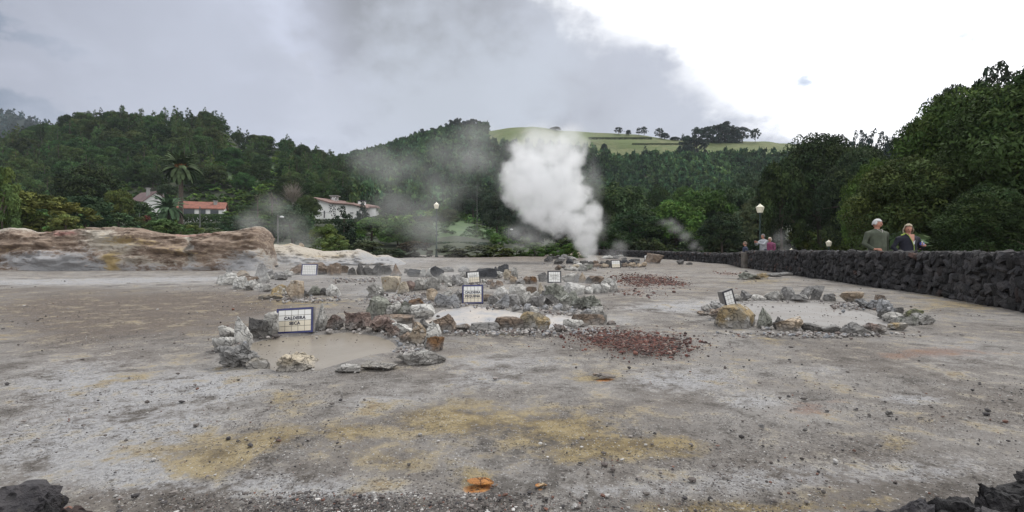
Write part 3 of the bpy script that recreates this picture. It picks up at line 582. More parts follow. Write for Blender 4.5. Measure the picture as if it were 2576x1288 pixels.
# ================================================================ vegetation
def leaf_mat(name, tr=.25):
    m, N, b = new_mat(name); oi = N.n('ShaderNodeObjectInfo').outputs['Color']
    at = N.n('ShaderNodeAttribute', attribute_name='col').outputs['Color']
    setin(N, b, 'Base Color', N.mix(1.0, oi, at, 'MULTIPLY')); setin(N, b, 'Roughness', .8); b.inputs['Specular IOR Level'].default_value = .12
    return m
M_leaf = leaf_mat('leaves')
M_bark = simple('bark', (.09, .07, .055), .9, .4, 6, bmp=.01)
M_bark2 = simple('pale_bark', (.22, .19, .16), .9, .3, 6)
def leafcloud(r, C, Rr, n, size, up=.35, jit=.7, val=None, asp=1.5):
    C = np.array(C, float); Rr = np.array(Rr, float); w = (Rr ** 2).sum(1); w /= w.sum()
    k = r.choice(len(C), n, p=w); dv = r.normal(size=(n, 3)); dv /= np.linalg.norm(dv, axis=1)[:, None]
    dv[:, 2] += up; dv /= np.linalg.norm(dv, axis=1)[:, None]
    rad = r.uniform(.55, 1.06, n) ** .6
    pos = C[k] + Rr[k] * dv * rad[:, None]
    nm = dv + jit * r.normal(size=(n, 3)); nm /= np.linalg.norm(nm, axis=1)[:, None]
    t = np.cross(nm, r.normal(size=(n, 3))); t /= np.linalg.norm(t, axis=1)[:, None]; bt = np.cross(nm, t)
    s = size * r.uniform(.6, 1.35, n)[:, None]
    V = np.stack([pos - t * s * asp, pos - bt * s * .6, pos + t * s * asp, pos + bt * s * .6], 1)
    if val is None: val = r.uniform(.5, 1.0, len(C)) ** 1.3 * 1.7
    hue = r.uniform(-.12, .12, len(C))
    c = (val[k] * r.uniform(.75, 1.25, n))[:, None] * np.stack([1 + hue[k], np.ones(n), 1 - hue[k]], 1)
    return V.reshape(-1, 3), np.arange(4 * n).reshape(n, 4), np.repeat(c, 4, 0)
def broad(seed, nclump, nleaf, size, gap=0.0, base=.12, flat=1.0, lowz=-.45):
    r = np.random.RandomState(seed); C = []; Rr = []
    for i in range(nclump):
        dv = r.normal(size=3); dv /= np.linalg.norm(dv)
        if dv[2] < lowz: dv[2] *= -1
        q = r.uniform(.45, 1.0) ** .5; a = r.uniform(.06, .14) * (1 - gap)
        lump = 1 + .22 * math.sin(3 * math.atan2(dv[1], dv[0]) + seed) * (1 - abs(dv[2])) + .1 * r.normal()
        C.append((dv[0] * (.5 - a) * q * lump, dv[1] * (.5 - a) * q * lump, base + (1 - base) * (.5 + dv[2] * (.5 - a * .7) * q))); Rr.append((a, a, a * .75 * flat))
    return leafcloud(r, C, Rr, nleaf, size), C
def coni(seed, nl, nleaf, size, slim=1.0):
    r = np.random.RandomState(seed); C = []; Rr = []
    for i in range(nl):
        t = i / nl; z = .12 + .88 * t; w = (.46 * (1 - t) ** .75 + .03) * slim
        for k in range(max(1, int(6 * (1 - t) + 1))):
            a = r.uniform(0, 6.28); q = r.uniform(.35, 1) if w > .08 else .2; s = .11 * (1 - .55 * t) * r.uniform(.8, 1.3)
            C.append((math.cos(a) * w * q, math.sin(a) * w * q, z + r.uniform(-.03, .03) - .04 * q)); Rr.append((s, s, s * .8))
    return leafcloud(r, C, Rr, nleaf, size, up=.2, asp=1.4), C
def trunk_mesh(name, C, r, mat=None, rad=.025, nl=5, top=.75):
    mb = MB(); mb.tube([(0, 0, -.06), (.01, 0, .15), (-.01, .01, .4), (0, 0, top)], [rad * 1.3, rad, rad * .8, rad * .35], 7)
    for i in r.choice(len(C), min(nl, len(C)), replace=False):
        c = np.array(C[i]); z0 = r.uniform(.2, .5); mb.tube([(0, 0, z0), tuple(c * .5 + np.array([0, 0, z0 * .55])), tuple(c)], [rad * .6, rad * .4, rad * .15], 5)
    me = bpy.data.meshes.new(name); me.from_pydata(mb.V, [], mb.F); me.materials.append(mat or M_bark); me.update(); return me
PROTO = {}
def mk(key, gen, rad=.022, nl=5, top=.75, bark=None):
    (V, Fc, c), C = gen; PROTO[key] = (mesh_np('crown', V, Fc, (M_leaf,), cols=c), trunk_mesh('trunk', C, np.random.RandomState(3), bark, rad, nl, top))
for i in range(3): mk('big%d' % i, broad(20 + i, 260, 42000, .0095, 0, -.2), .022, 12)
for i in range(4): mk('tree%d' % i, broad(40 + i, 130, 13000, .0155, 0, -.12), .022, 7)
for i in range(2): mk('airy%d' % i, broad(60 + i, 70, 7000, .014, .3, .05), .018, 26, .7)
for i in range(3): mk('bush%d' % i, broad(70 + i, 55, 5500, .024, 0, -.3, lowz=-.85), .02, 4, .5)
for i in range(2): mk('low%d' % i, broad(80 + i, 40, 2800, .034, 0, -.3, lowz=-.85), .02, 3, .4)
for i in range(4): mk('con%d' % i, coni(90 + i, 16, 2600, .026, 1.15), .02, 2, .9)
for i in range(2): mk('cone%d' % i, coni(97 + i, 20, 5000, .02, 1.05), .02, 2, .9)
rt = np.random.RandomState(77)
def tree(name, key, loc, w, h, color, label, cat='tree', group=None, rz=None, wy=None):
    o = empty(name, loc, rt.uniform(0, 6.28) if rz is None else rz)
    o.scale = (w, wy or w, h); tag(o, label, cat, group)
    cm, tm = PROTO[key]; c = link('crown', cm, o); c.color = (*[x * rt.uniform(.92, 1.08) for x in color], 1)
    if key[:3] not in ('low', 'bus'): link('trunk', tm, o)
    else: link('stem', tm, o)
    return o
def at_px(x, ybase, d): v = P(x, ybase, d); return v
G_dark = (.024, .042, .014); G_mid = (.042, .080, .018); G_bri = (.065, .125, .024); G_yel = (.085, .125, .028); G_blu = (.033, .055, .038); G_olv = (.06, .07, .027); G_red = (.10, .04, .03)
def T(name, key, x, yb, w, h, d, color, label, cat='tree', group=None):
    yb = min(yb, HY + F * (EYE + .0) / d if d < 60 else yb)
    loc = at_px(x, yb, d); top = loc.z + h * d / F
    if d > 115: loc.z = float(hill_h(loc.x, d)) - .3
    return tree(name, key, loc, w * d / F * 1.06, max(top - loc.z, .6 * h * d / F), color, label, cat, group)
# --- right-hand trees, near to far
for a in [
 ('broadleaf_tree','big0',2590,700,400,520,21,(.032,.052,.017),'tallest dark broadleaf tree at the right edge behind the stone wall'),
 ('broadleaf_tree','big1',2425,690,330,470,25,(.045,.08,.02),'big leafy tree with a lighter green crown rising behind the couple'),
 ('broadleaf_tree','big2',2290,670,270,290,23,(.046,.066,.02),'lower yellowish green tree directly behind the man in the green sweater'),
 ('broadleaf_tree','big0',2480,690,230,230,18,G_dark,'low dark leafy tree hanging over the wall right of the woman'),
 ('broadleaf_tree','big2',2700,700,330,560,24,G_dark,'dark tree partly outside the frame at far right'),
 ('broadleaf_tree','big1',2205,670,160,270,34,(.055,.095,.02),'mid green tree left of the man, before the dark gap'),
 ('broadleaf_tree','big2',2060,655,220,330,56,G_dark,'tall dark tree on the skyline right of the big lamp'),
 ('broadleaf_tree','big0',2170,660,200,300,48,(.03,.044,.02),'dark tree between the skyline tree and the bluish conifers'),
 ('broadleaf_tree','tree1',1965,650,130,260,52,G_dark,'dark narrow tree just right of the lamp behind the wall'),
 ('broadleaf_tree','big1',2255,660,170,260,38,(.035,.05,.02),'dull green tree in the dip left of the big leafy tree'),
 ('airy_tree','airy0',2395,560,130,360,30,(.022,.032,.02),'thin-crowned dark tree showing against the white sky, left of two'),
 ('airy_tree','airy1',2510,560,190,408,32,(.024,.036,.022),'thin-crowned dark tree at the very top of the right-hand trees'),
 ('airy_tree','airy0',2300,560,110,265,33,(.024,.036,.02),'small open-crowned tree on the skyline at the edge of the big trees')]:
    n, k, x, yb, w, h, d, c, lab = a; T(n, k, x, yb, w, h, d, c, lab, 'tree', 'tall trees behind the stone wall')
for i, (x, yt, w) in enumerate([(2150, 322, 34), (2172, 316, 36), (2196, 318, 40), (2222, 322, 40), (2244, 334, 34), (2132, 340, 28)]):
    T('conifer', 'cone%d' % (i % 2), x, yt + 130, w * 1.7, 130, 130, (.022, .036, .034), f'bluish conifer on the skyline above the right-hand trees, {ORD[i]} of six', 'conifer', 'bluish conifers on the right skyline')
# --- rounded trees at centre right
for a in [
 ('tree0',1560,640,180,195,66,(.045,.075,.026),'round-headed green tree just right of the steam plume'),
 ('tree1',1490,640,95,165,64,G_dark,'dark leafy tree half hidden by the right side of the steam plume'),
 ('tree2',1600,645,150,130,58,(.032,.052,.022),'darker tree below the round-headed one right of the plume'),
 ('tree3',1700,645,150,150,58,G_bri,'bright green broad tree above the middle of the far wall'),
 ('tree0',1768,642,150,182,62,G_mid,'tall mid green tree at centre right with lumpy top'),
 ('tree1',1850,642,150,188,66,(.045,.07,.033),'tall tree with a pale tinged crown left of the big lamp'),
 ('tree2',1905,640,110,150,54,(.075,.105,.05),'pale green tree right behind the big lamp above the wall'),
 ('tree3',1650,640,90,110,74,(.055,.09,.028),'light green tree low between the two groups of round trees'),
 ('tree2',1655,610,90,150,95,G_dark,'dark tree peeping over the low gap at centre right'),
 ('tree1',1725,600,80,140,100,G_mid,'bushy tree behind the bright green broad one'),
 ('tree0',1935,610,110,190,88,(.05,.075,.04),'greyish green tree behind the lamp on the right'),
 ('tree3',1880,585,100,165,110,(.04,.065,.035),'dull tree standing above the tall centre-right trees'),
 ('tree2',1815,640,110,110,50,(.026,.042,.02),'low dark tree directly behind the far wall'),
 ('tree3',1520,645,110,80,50,(.028,.046,.018),'low dark bushy tree beside the foot of the steam'),
 ('tree1',1825,560,60,110,130,(.03,.06,.02),'pointed dark green tree on the slope over the round trees'),
 ('tree0',1470,600,90,160,100,G_dark,'dark tree on the slope behind the steam plume'),
 ('tree1',2050,640,130,200,66,G_dark,'dark tree filling the gap behind the small wall-top lamp'),
 ('tree2',1995,600,150,210,75,(.045,.07,.038),'grey-green tree between the big lamp and the dark skyline tree')]:
    k, x, yb, w, h, d, c, lab = a; T('broadleaf_tree', k, x, yb, w, h, d, c, lab, 'tree', 'rounded trees beyond the far wall')
# --- left side and middle garden trees
for a in [
 ('bush0',100,600,200,130,42,(.078,.098,.024),'large yellowing bush with rusty tips behind the clay bank at left','bush'),
 ('bush1',5,600,90,190,38,(.07,.105,.03),'tall light green bush at the very left edge','bush'),
 ('bush2',30,600,120,110,40,G_yel,'yellow-green bush at left behind the white end of the bank','bush'),
 ('bush0',165,600,90,70,38,(.085,.095,.03),'low olive bush right of the large yellowing bush','bush'),
 ('tree1',215,600,130,115,46,(.03,.052,.026),'dark rounded tree directly behind the clay bank at left','tree'),
 ('tree2',225,560,150,150,78,G_dark,'broad dark tree left of the white house','tree'),
 ('bush1',300,600,100,68,48,(.042,.07,.032),'mid green shrub below the white house','bush'),
 ('tree0',300,560,70,90,66,(.06,.075,.02),'yellow-tinged small tree below the white house chimney','tree'),
 ('tree3',335,575,110,74,84,(.035,.06,.024),'dark green tree hiding the lower part of the white gabled house','tree'),
 ('bush1',385,575,60,44,80,(.045,.08,.03),'green shrub between the white gabled house and the shorter palm','bush'),
 ('bush2',345,600,60,60,50,(.045,.06,.022),'small dull shrub left of the red shrub','bush'),
 ('low0',368,580,28,42,58,G_red,'small dark red shrub between green shrubs','shrub'),
 ('bush0',405,606,110,62,38,(.055,.10,.032),'bright mid green rounded bush behind the dip in the bank','bush'),
 ('bush1',455,600,60,38,40,(.05,.085,.03),'small green bush right of the rounded one by the palm','bush'),
 ('bush2',487,600,56,38,42,(.10,.12,.04),'pale yellow-green shrub right of the palm trunk','bush'),
 ('bush0',540,600,60,30,44,(.075,.10,.045),'faint pale shrub in the steam below the red-roofed house','bush'),
 ('bush1',590,590,90,50,60,(.035,.06,.03),'dark shrub seen through steam right of the red-roofed house','bush'),
 ('bush2',640,600,80,60,50,(.045,.075,.035),'green shrub behind the right end of the clay bank','bush'),
 ('tree3',735,640,125,130,52,(.04,.075,.035),'rounded tree in thin steam left of the modern house','tree'),
 ('tree2',775,560,60,75,90,(.04,.06,.02),'small dark tree left of the modern house terrace','tree'),
 ('cone0',866,650,105,138,44,(.017,.03,.018),'dense dark cone-shaped tree in front of the modern house','tree'),
 ('cone1',912,560,40,58,95,(.018,.032,.02),'small dark conical tree at the right end of the modern house','tree'),
 ('bush0',815,640,90,85,40,(.06,.085,.025),'yellow-green leafy bush left of the dark cone-shaped tree','bush'),
 ('bush1',845,640,80,50,37,(.08,.11,.035),'leafy bush with pale tips below the dark cone-shaped tree','bush'),
 ('tree1',935,622,110,80,60,G_bri,'bright green spreading tree right of the dark cone-shaped tree','tree'),
 ('tree2',1000,628,110,80,58,(.058,.10,.034),'bright green spreading tree, middle one of three in a row','tree'),
 ('tree3',1058,632,90,78,56,(.05,.088,.032),'bright green tree at right end of the row of three','tree'),
 ('bush2',1070,575,46,34,84,(.05,.06,.02),'small brownish green bush left of the lamp on the slope','bush'),
 ('bush0',925,645,110,46,41,(.045,.06,.028),'low dull bush in front of the bright green trees','bush'),
 ('low0',975,648,70,24,40,(.06,.08,.04),'low pale-leaved shrub at the edge of the field, left of two','shrub'),
 ('low1',1003,648,40,24,40,(.06,.085,.045),'low pale-leaved shrub at the edge of the field, right of two','shrub'),
 ('low0',1045,648,100,46,42,(.052,.048,.03),'brownish low bush left of the foot of the lamp','bush'),
 ('low1',1140,648,90,34,42,(.055,.065,.03),'brownish green low bush right of the foot of the lamp','bush'),
 ('low0',1200,648,110,34,43,(.06,.07,.026),'low olive bush in the middle of the row by the field','bush'),
 ('low1',1262,649,80,36,43,(.052,.072,.02),'low green-brown bush left of the bright green bushes','bush'),
 ('bush1',1345,648,70,40,44,(.05,.09,.02),'bright green bush by the field, left one of four','bush'),
 ('bush2',1392,648,64,40,45,(.055,.10,.022),'bright green bush by the field, second of four','bush'),
 ('bush0',1432,650,64,42,42,(.045,.085,.018),'bright green bush by the field, third of four','bush'),
 ('bush1',1300,648,50,30,44,(.05,.08,.022),'small bush at the left end of the bright green bushes','bush'),
 ('bush2',1462,650,44,36,40,(.05,.09,.02),'bright green bush at the foot of the steam plume','bush'),
 ('bush0',1255,630,60,48,58,(.06,.12,.03),'fresh green bush at the lower end of the grass slope','bush'),
 ('bush1',1232,615,50,40,66,(.05,.10,.03),'green bush higher up at the end of the grass slope','bush'),
 ('tree0',1320,645,100,120,70,(.022,.034,.02),'dark tree behind the left foot of the steam plume','tree'),
 ('tree1',1400,645,110,140,68,(.022,.034,.02),'dark tree behind the middle of the steam plume','tree'),
 ('tree2',1250,600,100,120,95,(.028,.042,.026),'dark tree left of the steam plume above the grass slope','tree'),
 ('tree3',1190,560,110,100,110,(.034,.052,.032),'grey-green tree on the slope right of the lamp','tree'),
 ('tree0',1000,560,90,80,100,(.032,.05,.03),'dark tree right of the modern house in thin steam','tree'),
 ('tree1',1130,570,60,48,88,(.05,.065,.03),'small olive tree right behind the lamp head','tree'),
 ('tree2',420,500,50,40,100,(.035,.055,.025),'small dark tree left of the tall palm crown','tree'),
 ('bush2',700,560,50,30,88,(.05,.09,.035),'green bush beside the thin palms','bush'),
 ('bush0',530,500,60,30,125,(.045,.085,.03),'bright bush on the hillside above the red-roofed house','bush'),
 ('bush1',640,505,40,28,122,(.05,.09,.03),'bright bush on the terraces above the garden hedges','bush')]:
    k, x, yb, w, h, d, c, lab, cat = a; T({'tree': 'broadleaf_tree', 'bush': 'bush', 'shrub': 'shrub'}[cat] if k[:4] != 'cone' else 'conifer', k, x, yb, w, h, d, c, lab, cat)
# bare grey-brown tree with a pale slender trunk
r = np.random.RandomState(4); o = empty('bare_tree', P(737, 560, 92)); tag(o, 'leafless grey-brown round tree with a thin pale trunk', 'tree')
k = 92 / F; mb = MB(); mb.tube([(0, 0, -1), (0, 0, 50 * k)], [.14, .09], 6); mb.build('trunk', simple('pale_trunk', (.42, .40, .36)), o)
mb = MB()
for i in range(90):
    dv = r.normal(size=3); dv /= np.linalg.norm(dv); c0 = np.array([0, 0, (48 + 12 * r.rand()) * k]); e = np.array([0, 0, 78 * k]) + dv * np.array([25, 25, 22]) * k * r.uniform(.8, 1.05)
    mid = (c0 + e) / 2 + r.normal(size=3) * .15; mb.tube([c0, mid, e], [.035, .022, .01], 3, False)
    for j in range(3):
        f = e + r.normal(size=3) * .45; mb.tube([mid, (mid + f) / 2 + r.normal(size=3) * .1, f], [.02, .015, .008], 3, False)
mb.build('crown', simple('twigs', (.20, .17, .14)), o)
# --- palms
def palm(name, x, yb, ytop, crown_w, d, label, nf=46, rough=True, col=(.06, .085, .04)):
    k = d / F; o = empty(name, P(x, yb, d)); tag(o, label, 'palm tree'); H = (yb - ytop) * k; Rr = crown_w * .5 * k; rr = np.random.RandomState(int(x))
    mb = MB(); zt = H - Rr * .75; mb.tube([(0, 0, -.5), (.05, 0, zt * .5), (0, 0, zt * .85), (0, 0, zt)], [Rr * .13, Rr * .1, Rr * .12, Rr * .22], 9); mb.build('trunk', M_bark, o)
    V = []; Fc = []; C = []
    for i in range(nf):
        az = rr.uniform(0, 6.28); el = rr.uniform(-.45, 1.35); L = Rr * rr.uniform(.95, 1.2); p = np.array([0, 0, zt]); v = np.array([math.cos(az) * math.cos(el), math.sin(az) * math.cos(el), math.sin(el)])
        n = 9; side = np.array([-math.sin(az), math.cos(az), 0]); pr = None
        for j in range(n + 1):
            w = Rr * .12 * math.sin(math.pi * min(.97, (j + .6) / (n + .8))) ** .6
            dr = np.array([0, 0, -.45 * w]); q = [p - side * w + dr, p + np.array([0, 0, .02]), p + side * w + dr]
            b0 = len(V); V += q; C += [np.array([1, 1, 1]) * rr.uniform(.7, 1.4)] * 3
            if pr is not None:
                Fc += [(pr, pr + 1, b0 + 1, b0), (pr + 1, pr + 2, b0 + 2, b0 + 1)]
            pr = b0; p = p + v * L / n; v = v + np.array([0, 0, -.17 - .05 * j * (el < .3)]); v /= np.linalg.norm(v)
    c = link('crown', mesh_np('crown', V, Fc, (M_leaf,), cols=np.array(C)), o); c.color = (*col, 1)
    if rough:
        (V, Fc, cc) = leafcloud(rr, [(0, 0, zt + Rr * .1)], [(Rr * .28, Rr * .28, Rr * .2)], 500, Rr * .05); c = link('fruit_stalks', mesh_np('fruit_stalks', V, Fc, (M_leaf,), cols=cc), o); c.color = (.17, .085, .035, 1)
palm('palm_tree', 455, 572, 388, 96, 74, 'tall palm with drooping fronds and orange fruit stalks', 70)
palm('palm_tree', 424, 585, 493, 84, 70, 'shorter leafy palm left of the tall palm trunk', 55, False, (.05, .085, .045))
palm('palm_tree', 648, 556, 487, 26, 88, 'thin small palm on the terraces, left of two', 22, False, (.06, .065, .035))
palm('palm_tree', 684, 556, 487, 30, 86, 'thin small palm on the terraces, right of two', 22, False, (.065, .06, .04))
# --- hedges
def hedge(x0, x1, yb, h, d, label, color=(.045, .075, .028), depth=1.2):
    k = d / F; w = (x1 - x0) * k; hh = h * k; r = np.random.RandomState(int(x0 + yb)); n = int(max(1500, w * hh * 260)); C = []; Rr = []
    m_ = max(3, int(w / hh * 1.5))
    for i in range(m_): C.append(((i + .5) / m_ * w - w / 2, 0, hh * .5)); Rr.append((w / m_ * .7, depth * .5, hh * .5))
    V, Fc, c = leafcloud(r, C, Rr, min(n, 7000), max(.08, hh * .1), val=np.full(m_, 1.0)); V[:, 2] = np.where(V[:, 2] < hh * .5, V[:, 2] - .35 * hh * r.rand(len(V)), np.minimum(V[:, 2], hh))
    ob = link('hedge', mesh_np('hedge', V, Fc, (M_leaf,), cols=c), None, P((x0 + x1) / 2, yb, d)); ob.color = (*color, 1); tag(ob, label, 'hedge')
hedge(456, 560, 556, 16, 84, 'long clipped hedge below the red-roofed house'); hedge(470, 570, 572, 12, 76, 'lower clipped hedge above the pale shrub, below the first')
hedge(610, 700, 542, 12, 96, 'clipped hedge across the terraces right of the red-roofed house'); hedge(570, 690, 526, 9, 106, 'upper clipped hedge on the terraces near the thin palms')
hedge(560, 690, 412, 12, 165, 'hedge line high on the terraced hillside', (.03, .055, .025), 3); hedge(590, 700, 390, 10, 176, 'topmost hedge line on the terraced hillside', (.03, .05, .02), 3); hedge(530, 640, 440, 10, 150, 'lower hedge line on the terraced hillside', (.03, .05, .02), 3)
hedge(452, 566, 544, 6, 93, 'hedge directly under the windows of the red-roofed house', (.05, .085, .03)); hedge(1480, 1640, 350, 5, 296, 'dark hedge line across the grassy hilltop right of the plume', (.03, .045, .02), 2); hedge(1590, 1716, 364, 4, 282, 'lower hedge line on the grassy hilltop', (.035, .05, .02), 2)
hedge(352, 392, 590, 22, 58, 'short dark clipped hedge beside the red shrub', (.03, .05, .025)); hedge(1092, 1200, 624, 16, 56, 'square clipped hedge right of the lamp post', (.05, .075, .04)); hedge(1205, 1236, 626, 17, 55, 'short clipped hedge beside the long one near the lamp', (.04, .06, .035))
hedge(790, 900, 562, 12, 84, 'hedge in front of the modern house terrace', (.035, .055, .022)); hedge(1020, 1125, 556, 12, 92, 'dark hedge across the slope behind the lamp head', (.035, .05, .032))
# --- wooded hillsides
def Hz(x, d): return float(hill_h((x - CX) / F * d, d))
cand = []
for i in range(2600):
    x = rt.uniform(-260, 900); d = rt.uniform(112, 197); yt = 0
    if 540 < x < 715 and 116 < d < 182 and rt.rand() < .96: continue
    if 260 < x < 700 and d < 124: continue
    cand.append((x, d))
pts = []
for x, d in cand:
    X = (x - CX) / F * d
    if all((X - a) ** 2 + (d - b) ** 2 > 3.7 ** 2 for a, b in pts): pts.append((X, d))
pts.sort(key=lambda q: -q[1])
hill_pts = [(X, d, CX + F * X / d) for X, d in pts]
def lo_proto(seed, kind, n=130, size=.085):
    if kind == 'con': (V, Fc, c), _ = coni(seed, 8, n, size, .9)
    else: (V, Fc, c), _ = broad(seed, 16, n, size, 0, .05)
    return V, c
def wood(name, items, protos, color, label, jv=.35):
    Vs = []; Cs = []; r = np.random.RandomState(len(items))
    for (X, d, z, w, h) in items:
        V, c = protos[r.randint(len(protos))]; a = r.uniform(0, 6.28); ca, sa = math.cos(a), math.sin(a)
        Vs.append(np.stack([(V[:, 0] * ca - V[:, 1] * sa) * w + X, (V[:, 0] * sa + V[:, 1] * ca) * w + d, V[:, 2] * h + z], 1))
        g = r.uniform(1 - jv, 1 + jv) * (1 + .45 * float(vnoise(np.array([X * .035, d * .035, 2.])))); hu = r.uniform(-.15, .15); Cs.append(c * g * np.array([1 + hu, 1, 1 - hu]))
    V = np.concatenate(Vs); o = link(name, mesh_np(name, V, np.arange(len(V)).reshape(-1, 4), (M_leaf,), cols=np.concatenate(Cs))); o.color = (*color, 1)
    return tag(o, label, 'woodland', None, 'stuff')
lc = [lo_proto(200 + i, 'con') for i in range(5)]; lb = [lo_proto(220 + i, 'br') for i in range(4)]
near = []; far = []
for X, d, x in hill_pts:
    (near if (-20 < x < 880) else far).append((X, d, x))
near.sort(key=lambda q: q[1]); 
shown = near[:240] + [q for q in near[240:] if q[1] > 184][:60]; rest = [q for q in near if q not in shown] + far
i = 0
for X, d, x in shown:
    h = rt.uniform(5.5, 8.6); w = h * rt.uniform(.55, .85); z = float(hill_h(X, d)); top = d > 184
    col = np.array([.029, .055, .017]) * rt.uniform(.6, 1.7) * np.array([rt.uniform(.85, 1.4), 1, 1])
    br = rt.rand() < .42
    tree('broadleaf_tree' if br else 'conifer', ('tree%d' if br else 'con%d') % rt.randint(4), (X, d, z - .4), w * (1.3 if br else 1), h * (.85 if br else 1), col,
         ('dark tree on the crest of the left hill against the sky' if top else 'dark tree in the dense wood covering the left hill'), 'tree', 'trees along the crest of the left hill' if top else 'trees covering the left hill')
wood('woodland', [(X, d, float(hill_h(X, d)) - .5, rt.uniform(3.6, 5.5), rt.uniform(6, 9)) for X, d, x in rest], lc + lb[:2], (.029, .050, .020), 'dense dark wood filling the left hill between its nearer trees')
# undergrowth between the garden and the hill trees
und = []
for i in range(1500):
    x = rt.uniform(-200, 1330); d = rt.uniform(60, 135)
    if 450 < x < 565 and d < 112: continue
    if 780 < x < 950 and d < 112: continue
    if 285 < x < 400 and d < 113: continue
    if 1040 < x < 1300 and d < 106: continue
    und.append(((x - CX) / F * d, d, Hz(x, d) - .3, rt.uniform(1.8, 3.8), rt.uniform(1.0, 2.2)))
wood('undergrowth', und, lb, (.055, .10, .024), 'mixed green shrubs and undergrowth at the foot of the left hill', .5)
und = []
for i in range(170):
    x = rt.uniform(530, 725); d = rt.uniform(112, 182); und.append(((x - CX) / F * d, d, Hz(x, d) - .3, rt.uniform(2, 4.5), rt.uniform(1.0, 2.6)))
wood('undergrowth', und, lb, (.07, .125, .026), 'bright shrubs on the terraced hillside above the garden', .55)
# centre and right hillside
cen = []
for i in range(9000):
    x = rt.uniform(840, 2700); d = rt.uniform(120, 258)
    if x > 1190 and d > 250: continue
    if x < 900 and d < 200: continue
    cen.append(((x - CX) / F * d, d, Hz(x, d) - .6, rt.uniform(3, 4.8), rt.uniform(4, 6.5)))
for i in range(2400):
    x = rt.uniform(800, 1225); d = rt.uniform(250, 335); cen.append(((x - CX) / F * d, d, Hz(x, d) - .6, rt.uniform(4, 6), rt.uniform(5, 8)))
for i in range(260):
    x = rt.uniform(1230, 2000); d = rt.uniform(250, 258); cen.append(((x - CX) / F * d, d, Hz(x, d) - .6, rt.uniform(2.2, 4), rt.uniform(4, 7)))
lc2 = [lo_proto(240 + i, 'con', 70, .12) for i in range(5)]; lb2 = [lo_proto(250 + i, 'br', 80, .11) for i in range(4)]
wood('woodland', cen, lc2 + lb2, (.030, .060, .024), 'dense green wood covering the centre and right hillside', .62)
# clump of trees on the crest left of the grass, and the skyline trees on the grass
for i, (x, yt, w, h) in enumerate([(1045, 326, 12, 20), (1062, 322, 14, 22), (1090, 318, 22, 26), (1108, 316, 22, 30), (1135, 300, 24, 34), (1152, 294, 24, 40), (1172, 298, 26, 38), (1190, 297, 28, 42), (1206, 300, 24, 40), (1214, 304, 18, 34)]):
    T('broadleaf_tree', 'bush%d' % (i % 3), x, yt + h + 2, w * 1.4, h + 2, 326, (.024, .036, .03), f'dim tree in the dense clump at the end of the grassy hilltop, {ORD[i]} from left', 'tree', 'trees at the end of the grassy hilltop')
for x, yb, w, h, d, key, lab in [
 (1397, 327, 24, 8, 318, 'tree0', 'round dim tree on the hilltop right above the steam plume'),
 (1556, 338, 19, 19, 322, 'airy0', 'small round tree on the grassy skyline, leftmost of the row'),
 (1581, 340, 13, 14, 322, 'tree1', 'tiny tree on the grassy skyline, second of the row'),
 (1607, 342, 12, 22, 322, 'airy1', 'slim tree on the grassy skyline, left of a close pair'),
 (1620, 341, 14, 24, 322, 'airy0', 'slim tree on the grassy skyline, right of a close pair'),
 (1659, 346, 20, 25, 322, 'airy1', 'open tree on the grassy skyline beside a low bush'),
 (1672, 348, 20, 15, 322, 'tree2', 'low bushy tree on the grassy skyline right of an open tree'),
 (1718, 352, 10, 18, 322, 'con0', 'single small conifer on the skyline left of the big clump'),
 (1697, 352, 22, 8, 322, 'tree3', 'low bush on the skyline left of the small conifer'),
 (1757, 356, 34, 40, 316, 'bush0', 'leftmost tree of the big dark hilltop clump'),
 (1780, 356, 40, 40, 316, 'bush1', 'second tree of the big dark hilltop clump'),
 (1803, 357, 38, 50, 316, 'bush2', 'third tree of the big dark hilltop clump'),
 (1825, 357, 44, 54, 316, 'bush1', 'tallest tree in the middle of the big dark hilltop clump'),
 (1848, 357, 36, 44, 316, 'bush0', 'fifth tree of the big dark hilltop clump'),
 (1868, 352, 34, 34, 316, 'airy1', 'open-crowned tree at the right end of the hilltop clump'),
 (1900, 350, 22, 28, 316, 'airy0', 'lone flat-topped small tree on the skyline at right'),
 (1728, 375, 44, 36, 275, 'bush1', 'dark rounded tree below the hilltop clump'),
 (1752, 380, 50, 40, 272, 'bush2', 'broad tree on the slope under the hilltop clump'),
 (1622, 385, 16, 22, 268, 'con1', 'dark tree poking into the grass slope from the wood'),
 (1520, 380, 16, 20, 272, 'tree3', 'small tree at the lower edge of the grass right of the plume')]:
    T('conifer' if key[:3] == 'con' else 'broadleaf_tree', key, x, yb, w * 1.25, h, d, (.024, .036, .028), lab, 'tree')
und = []
for i in range(900):
    x = rt.uniform(1400, 3000); d = rt.uniform(34, 75) if x < 2000 else rt.uniform(19, 60)
    if x < 1960 and d < 50: continue
    if 1960 < x < 2150 and d < 52 or 1960 < x < 2240 and d < 42: continue
    z = float(hill_h((x - CX) / F * d, d)) if d > 50 else 0
    und.append(((x - CX) / F * d, d, z - .5, rt.uniform(1.4, 3.0), rt.uniform(1.2, 2.6)))
wood('undergrowth', und, [(V, c) for V, c in lb + [lo_proto(230 + i, 'br', 420, .045) for i in range(4)]], (.030, .045, .018), 'dark undergrowth filling the foot of the trees behind the stone walls', .5)
und = []
for i in range(150):
    x = rt.uniform(2010, 2170); d = rt.uniform(52, 72); und.append(((x - CX) / F * d, d, float(hill_h((x - CX) / F * d, d)) - .4, rt.uniform(2, 4), rt.uniform(1.5, 3)))
wood('undergrowth', und, [lo_proto(236 + i, 'br', 420, .045) for i in range(3)], (.07, .095, .02), 'yellow-green undergrowth on the slope left of the man in the sweater', .4)
und = []
